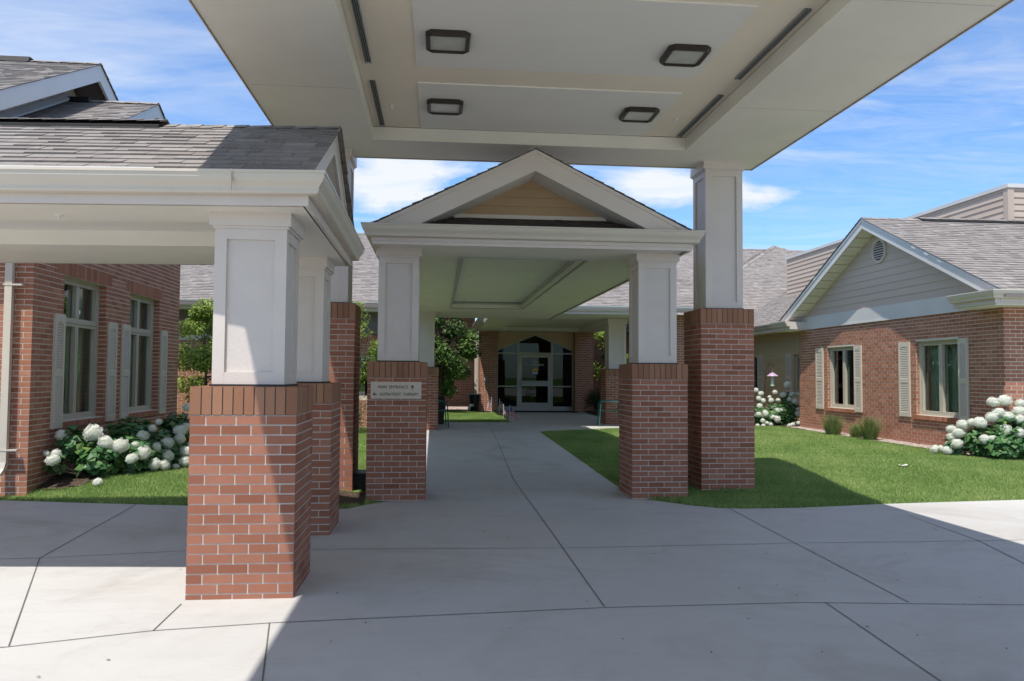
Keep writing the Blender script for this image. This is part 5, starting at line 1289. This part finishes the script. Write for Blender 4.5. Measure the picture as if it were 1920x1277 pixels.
# tiny debris on the concrete: dry leaf bits
m=MB()
for i in range(70):
    x=random.uniform(-2,6); y=random.uniform(3.9,9.0); s=random.uniform(.006,.018); a=random.random()*6.28; z=.004+random.random()*.004
    c,d=math.cos(a)*s,math.sin(a)*s; m.poly([(x-c,y-d,z),(x+d*.4,y-c*.4,z+.003),(x+c,y+d,z),(x-d*.4,y+c*.4,z+.002)],random.random())
o=m.build('leaf_debris',M['bark']); tag(o,'scattered dry leaf crumbs on the concrete','debris',None,'stuff')

# ------------------------------------------------------------------ camera, light, world
cam=bpy.data.cameras.new('camera'); co=bpy.data.objects.new('camera',cam); COL.objects.link(co)
Rv=Vector((0.995506,-0.094439,0.006993)); Uv=Vector((-0.011063,-0.042643,0.999029)); Fv=Vector((0.094049,0.994617,0.043496))
mt=Matrix((Rv,Uv,-Fv)).transposed().to_4x4(); mt.translation=(0,0,1.55); co.matrix_world=mt
cam.sensor_width=36; cam.lens=1470/1920*36; cam.clip_end=2000; cam.clip_start=.05; scene.camera=co
sd=Vector((.23,.39,-1)).normalized()
sun=bpy.data.lights.new('sun','SUN'); sun.energy=4.95; sun.angle=R(.55); sun.color=(1,.955,.90)
so=bpy.data.objects.new('sun',sun); COL.objects.link(so); so.rotation_euler=sd.to_track_quat('-Z','Y').to_euler(); so.location=(0,0,30)
w=bpy.data.worlds.new('World'); scene.world=w; w.use_nodes=True; nt=w.node_tree; nt.nodes.clear(); N=Nd(nt)
sky=N.n('ShaderNodeTexSky',sky_type='NISHITA'); sky.sun_disc=False
el=math.asin(-sd.z); sky.sun_elevation=el; sky.sun_rotation=math.atan2(-sd.x,-sd.y); sky.air_density=1.0; sky.dust_density=.6; sky.ozone_density=2.2; sky.altitude=200
gen=N.n('ShaderNodeTexCoord').outputs['Generated']; sp=N.n('ShaderNodeSeparateXYZ'); N.l(gen,sp.inputs[0])
zc=N.math('MAXIMUM',sp.outputs[2],.03)
cb=N.n('ShaderNodeCombineXYZ'); N.l(N.math('DIVIDE',sp.outputs[0],zc),cb.inputs[0]); N.l(N.math('DIVIDE',sp.outputs[1],zc),cb.inputs[1])
mp=N.n('ShaderNodeMapping'); mp.inputs['Rotation'].default_value=(0,0,R(18)); mp.inputs['Scale'].default_value=(.55,1.25,1); mp.inputs['Location'].default_value=(3.1,.7,0); N.l(cb.outputs[0],mp.inputs[0])
ci=N.noise(1.5,9,.64,mp.outputs[0],1.1)
c1=N.ramp(ci,[(.44,(0,0,0)),(.74,(1,1,1))])
mask=N.noise(.35,3,.5,cb.outputs[0]); c1=N.math('MULTIPLY',c1,N.ramp(mask,[(.35,(.25,.25,.25)),(.62,(1,1,1))]))
mp2=N.n('ShaderNodeMapping'); mp2.inputs['Scale'].default_value=(5,5,15); N.l(gen,mp2.inputs[0])
cu=N.noise(1.0,7,.6,mp2.outputs[0],.4)
lowm=N.math('MULTIPLY',N.ramp(sp.outputs[2],[(.10,(0,0,0)),(.17,(1,1,1)),(.25,(1,1,1)),(.29,(0,0,0))]),1.0)
def blob(d,r0,r1):
    v=N.n('ShaderNodeVectorMath',operation='SUBTRACT'); N.l(gen,v.inputs[0]); v.inputs[1].default_value=d
    m2=N.n('ShaderNodeVectorMath',operation='MULTIPLY'); N.l(v.outputs[0],m2.inputs[0]); m2.inputs[1].default_value=(1,1,2.4)
    ln=N.n('ShaderNodeVectorMath',operation='LENGTH'); N.l(m2.outputs[0],ln.inputs[0])
    x=N.n('ShaderNodeMapRange'); x.inputs[1].default_value=r1; x.inputs[2].default_value=r0; N.l(ln.outputs['Value'],x.inputs[0]); return x.outputs[0]
bl=N.math('MAXIMUM',blob((.275,.933,.235),.02,.13),blob((.355,.905,.232),.01,.11))
bl=N.math('MAXIMUM',bl,blob((-.06,.967,.245),.02,.16))
cum=N.ramp(N.math('ADD',N.math('MULTIPLY',cu,.9),N.math('MULTIPLY',bl,.36)),[(.62,(0,0,0)),(.80,(1,1,1))])
c1=N.math('ADD',c1,N.math('MULTIPLY',blob((.53,.80,.30),.05,.36),N.ramp(N.noise(3.2,8,.66,mp.outputs[0],1.5),[(.40,(0,0,0)),(.80,(.55,.55,.55))])))
c1=N.math('ADD',c1,N.math('MULTIPLY',blob((-.42,.85,.34),.05,.38),N.ramp(N.noise(2.2,7,.62,mp.outputs[0],.8),[(.3,(.1,.1,.1)),(.7,(.9,.9,.9))])))
fill_cloud=N.math('MULTIPLY',N.ramp(sp.outputs[2],[(.47,(0,0,0)),(.62,(1,1,1))]),N.ramp(N.noise(.8,5,.6,cb.outputs[0],.6),[(.38,(.25,.25,.25)),(.6,(.85,.85,.85))]))  # white cloud added overhead, out of view, to make the shade light less blue
cl=N.math('MINIMUM',N.math('ADD',N.math('MULTIPLY',c1,.55),N.math('MULTIPLY',cum,.9)),1.0)
cl=N.math('MAXIMUM',cl,fill_cloud)
skc=N.mix(1.0,sky.outputs[0],(.83,1.09,1.37),'MULTIPLY')
col=N.mix(cl,skc,N.mix(fill_cloud,(5.6,5.9,6.3),(3.3,3.25,3.2)))
bg=N.n('ShaderNodeBackground'); N.l(col,bg.inputs[0]); bg.inputs[1].default_value=.142
o=N.n('ShaderNodeOutputWorld'); N.l(bg.outputs[0],o.inputs[0])
scene.view_settings.view_transform='Standard'; scene.view_settings.look='None'; scene.view_settings.exposure=0.18; scene.view_settings.gamma=1
scene.render.engine='CYCLES'; scene.cycles.max_bounces=8; scene.cycles.diffuse_bounces=5; scene.cycles.transparent_max_bounces=12
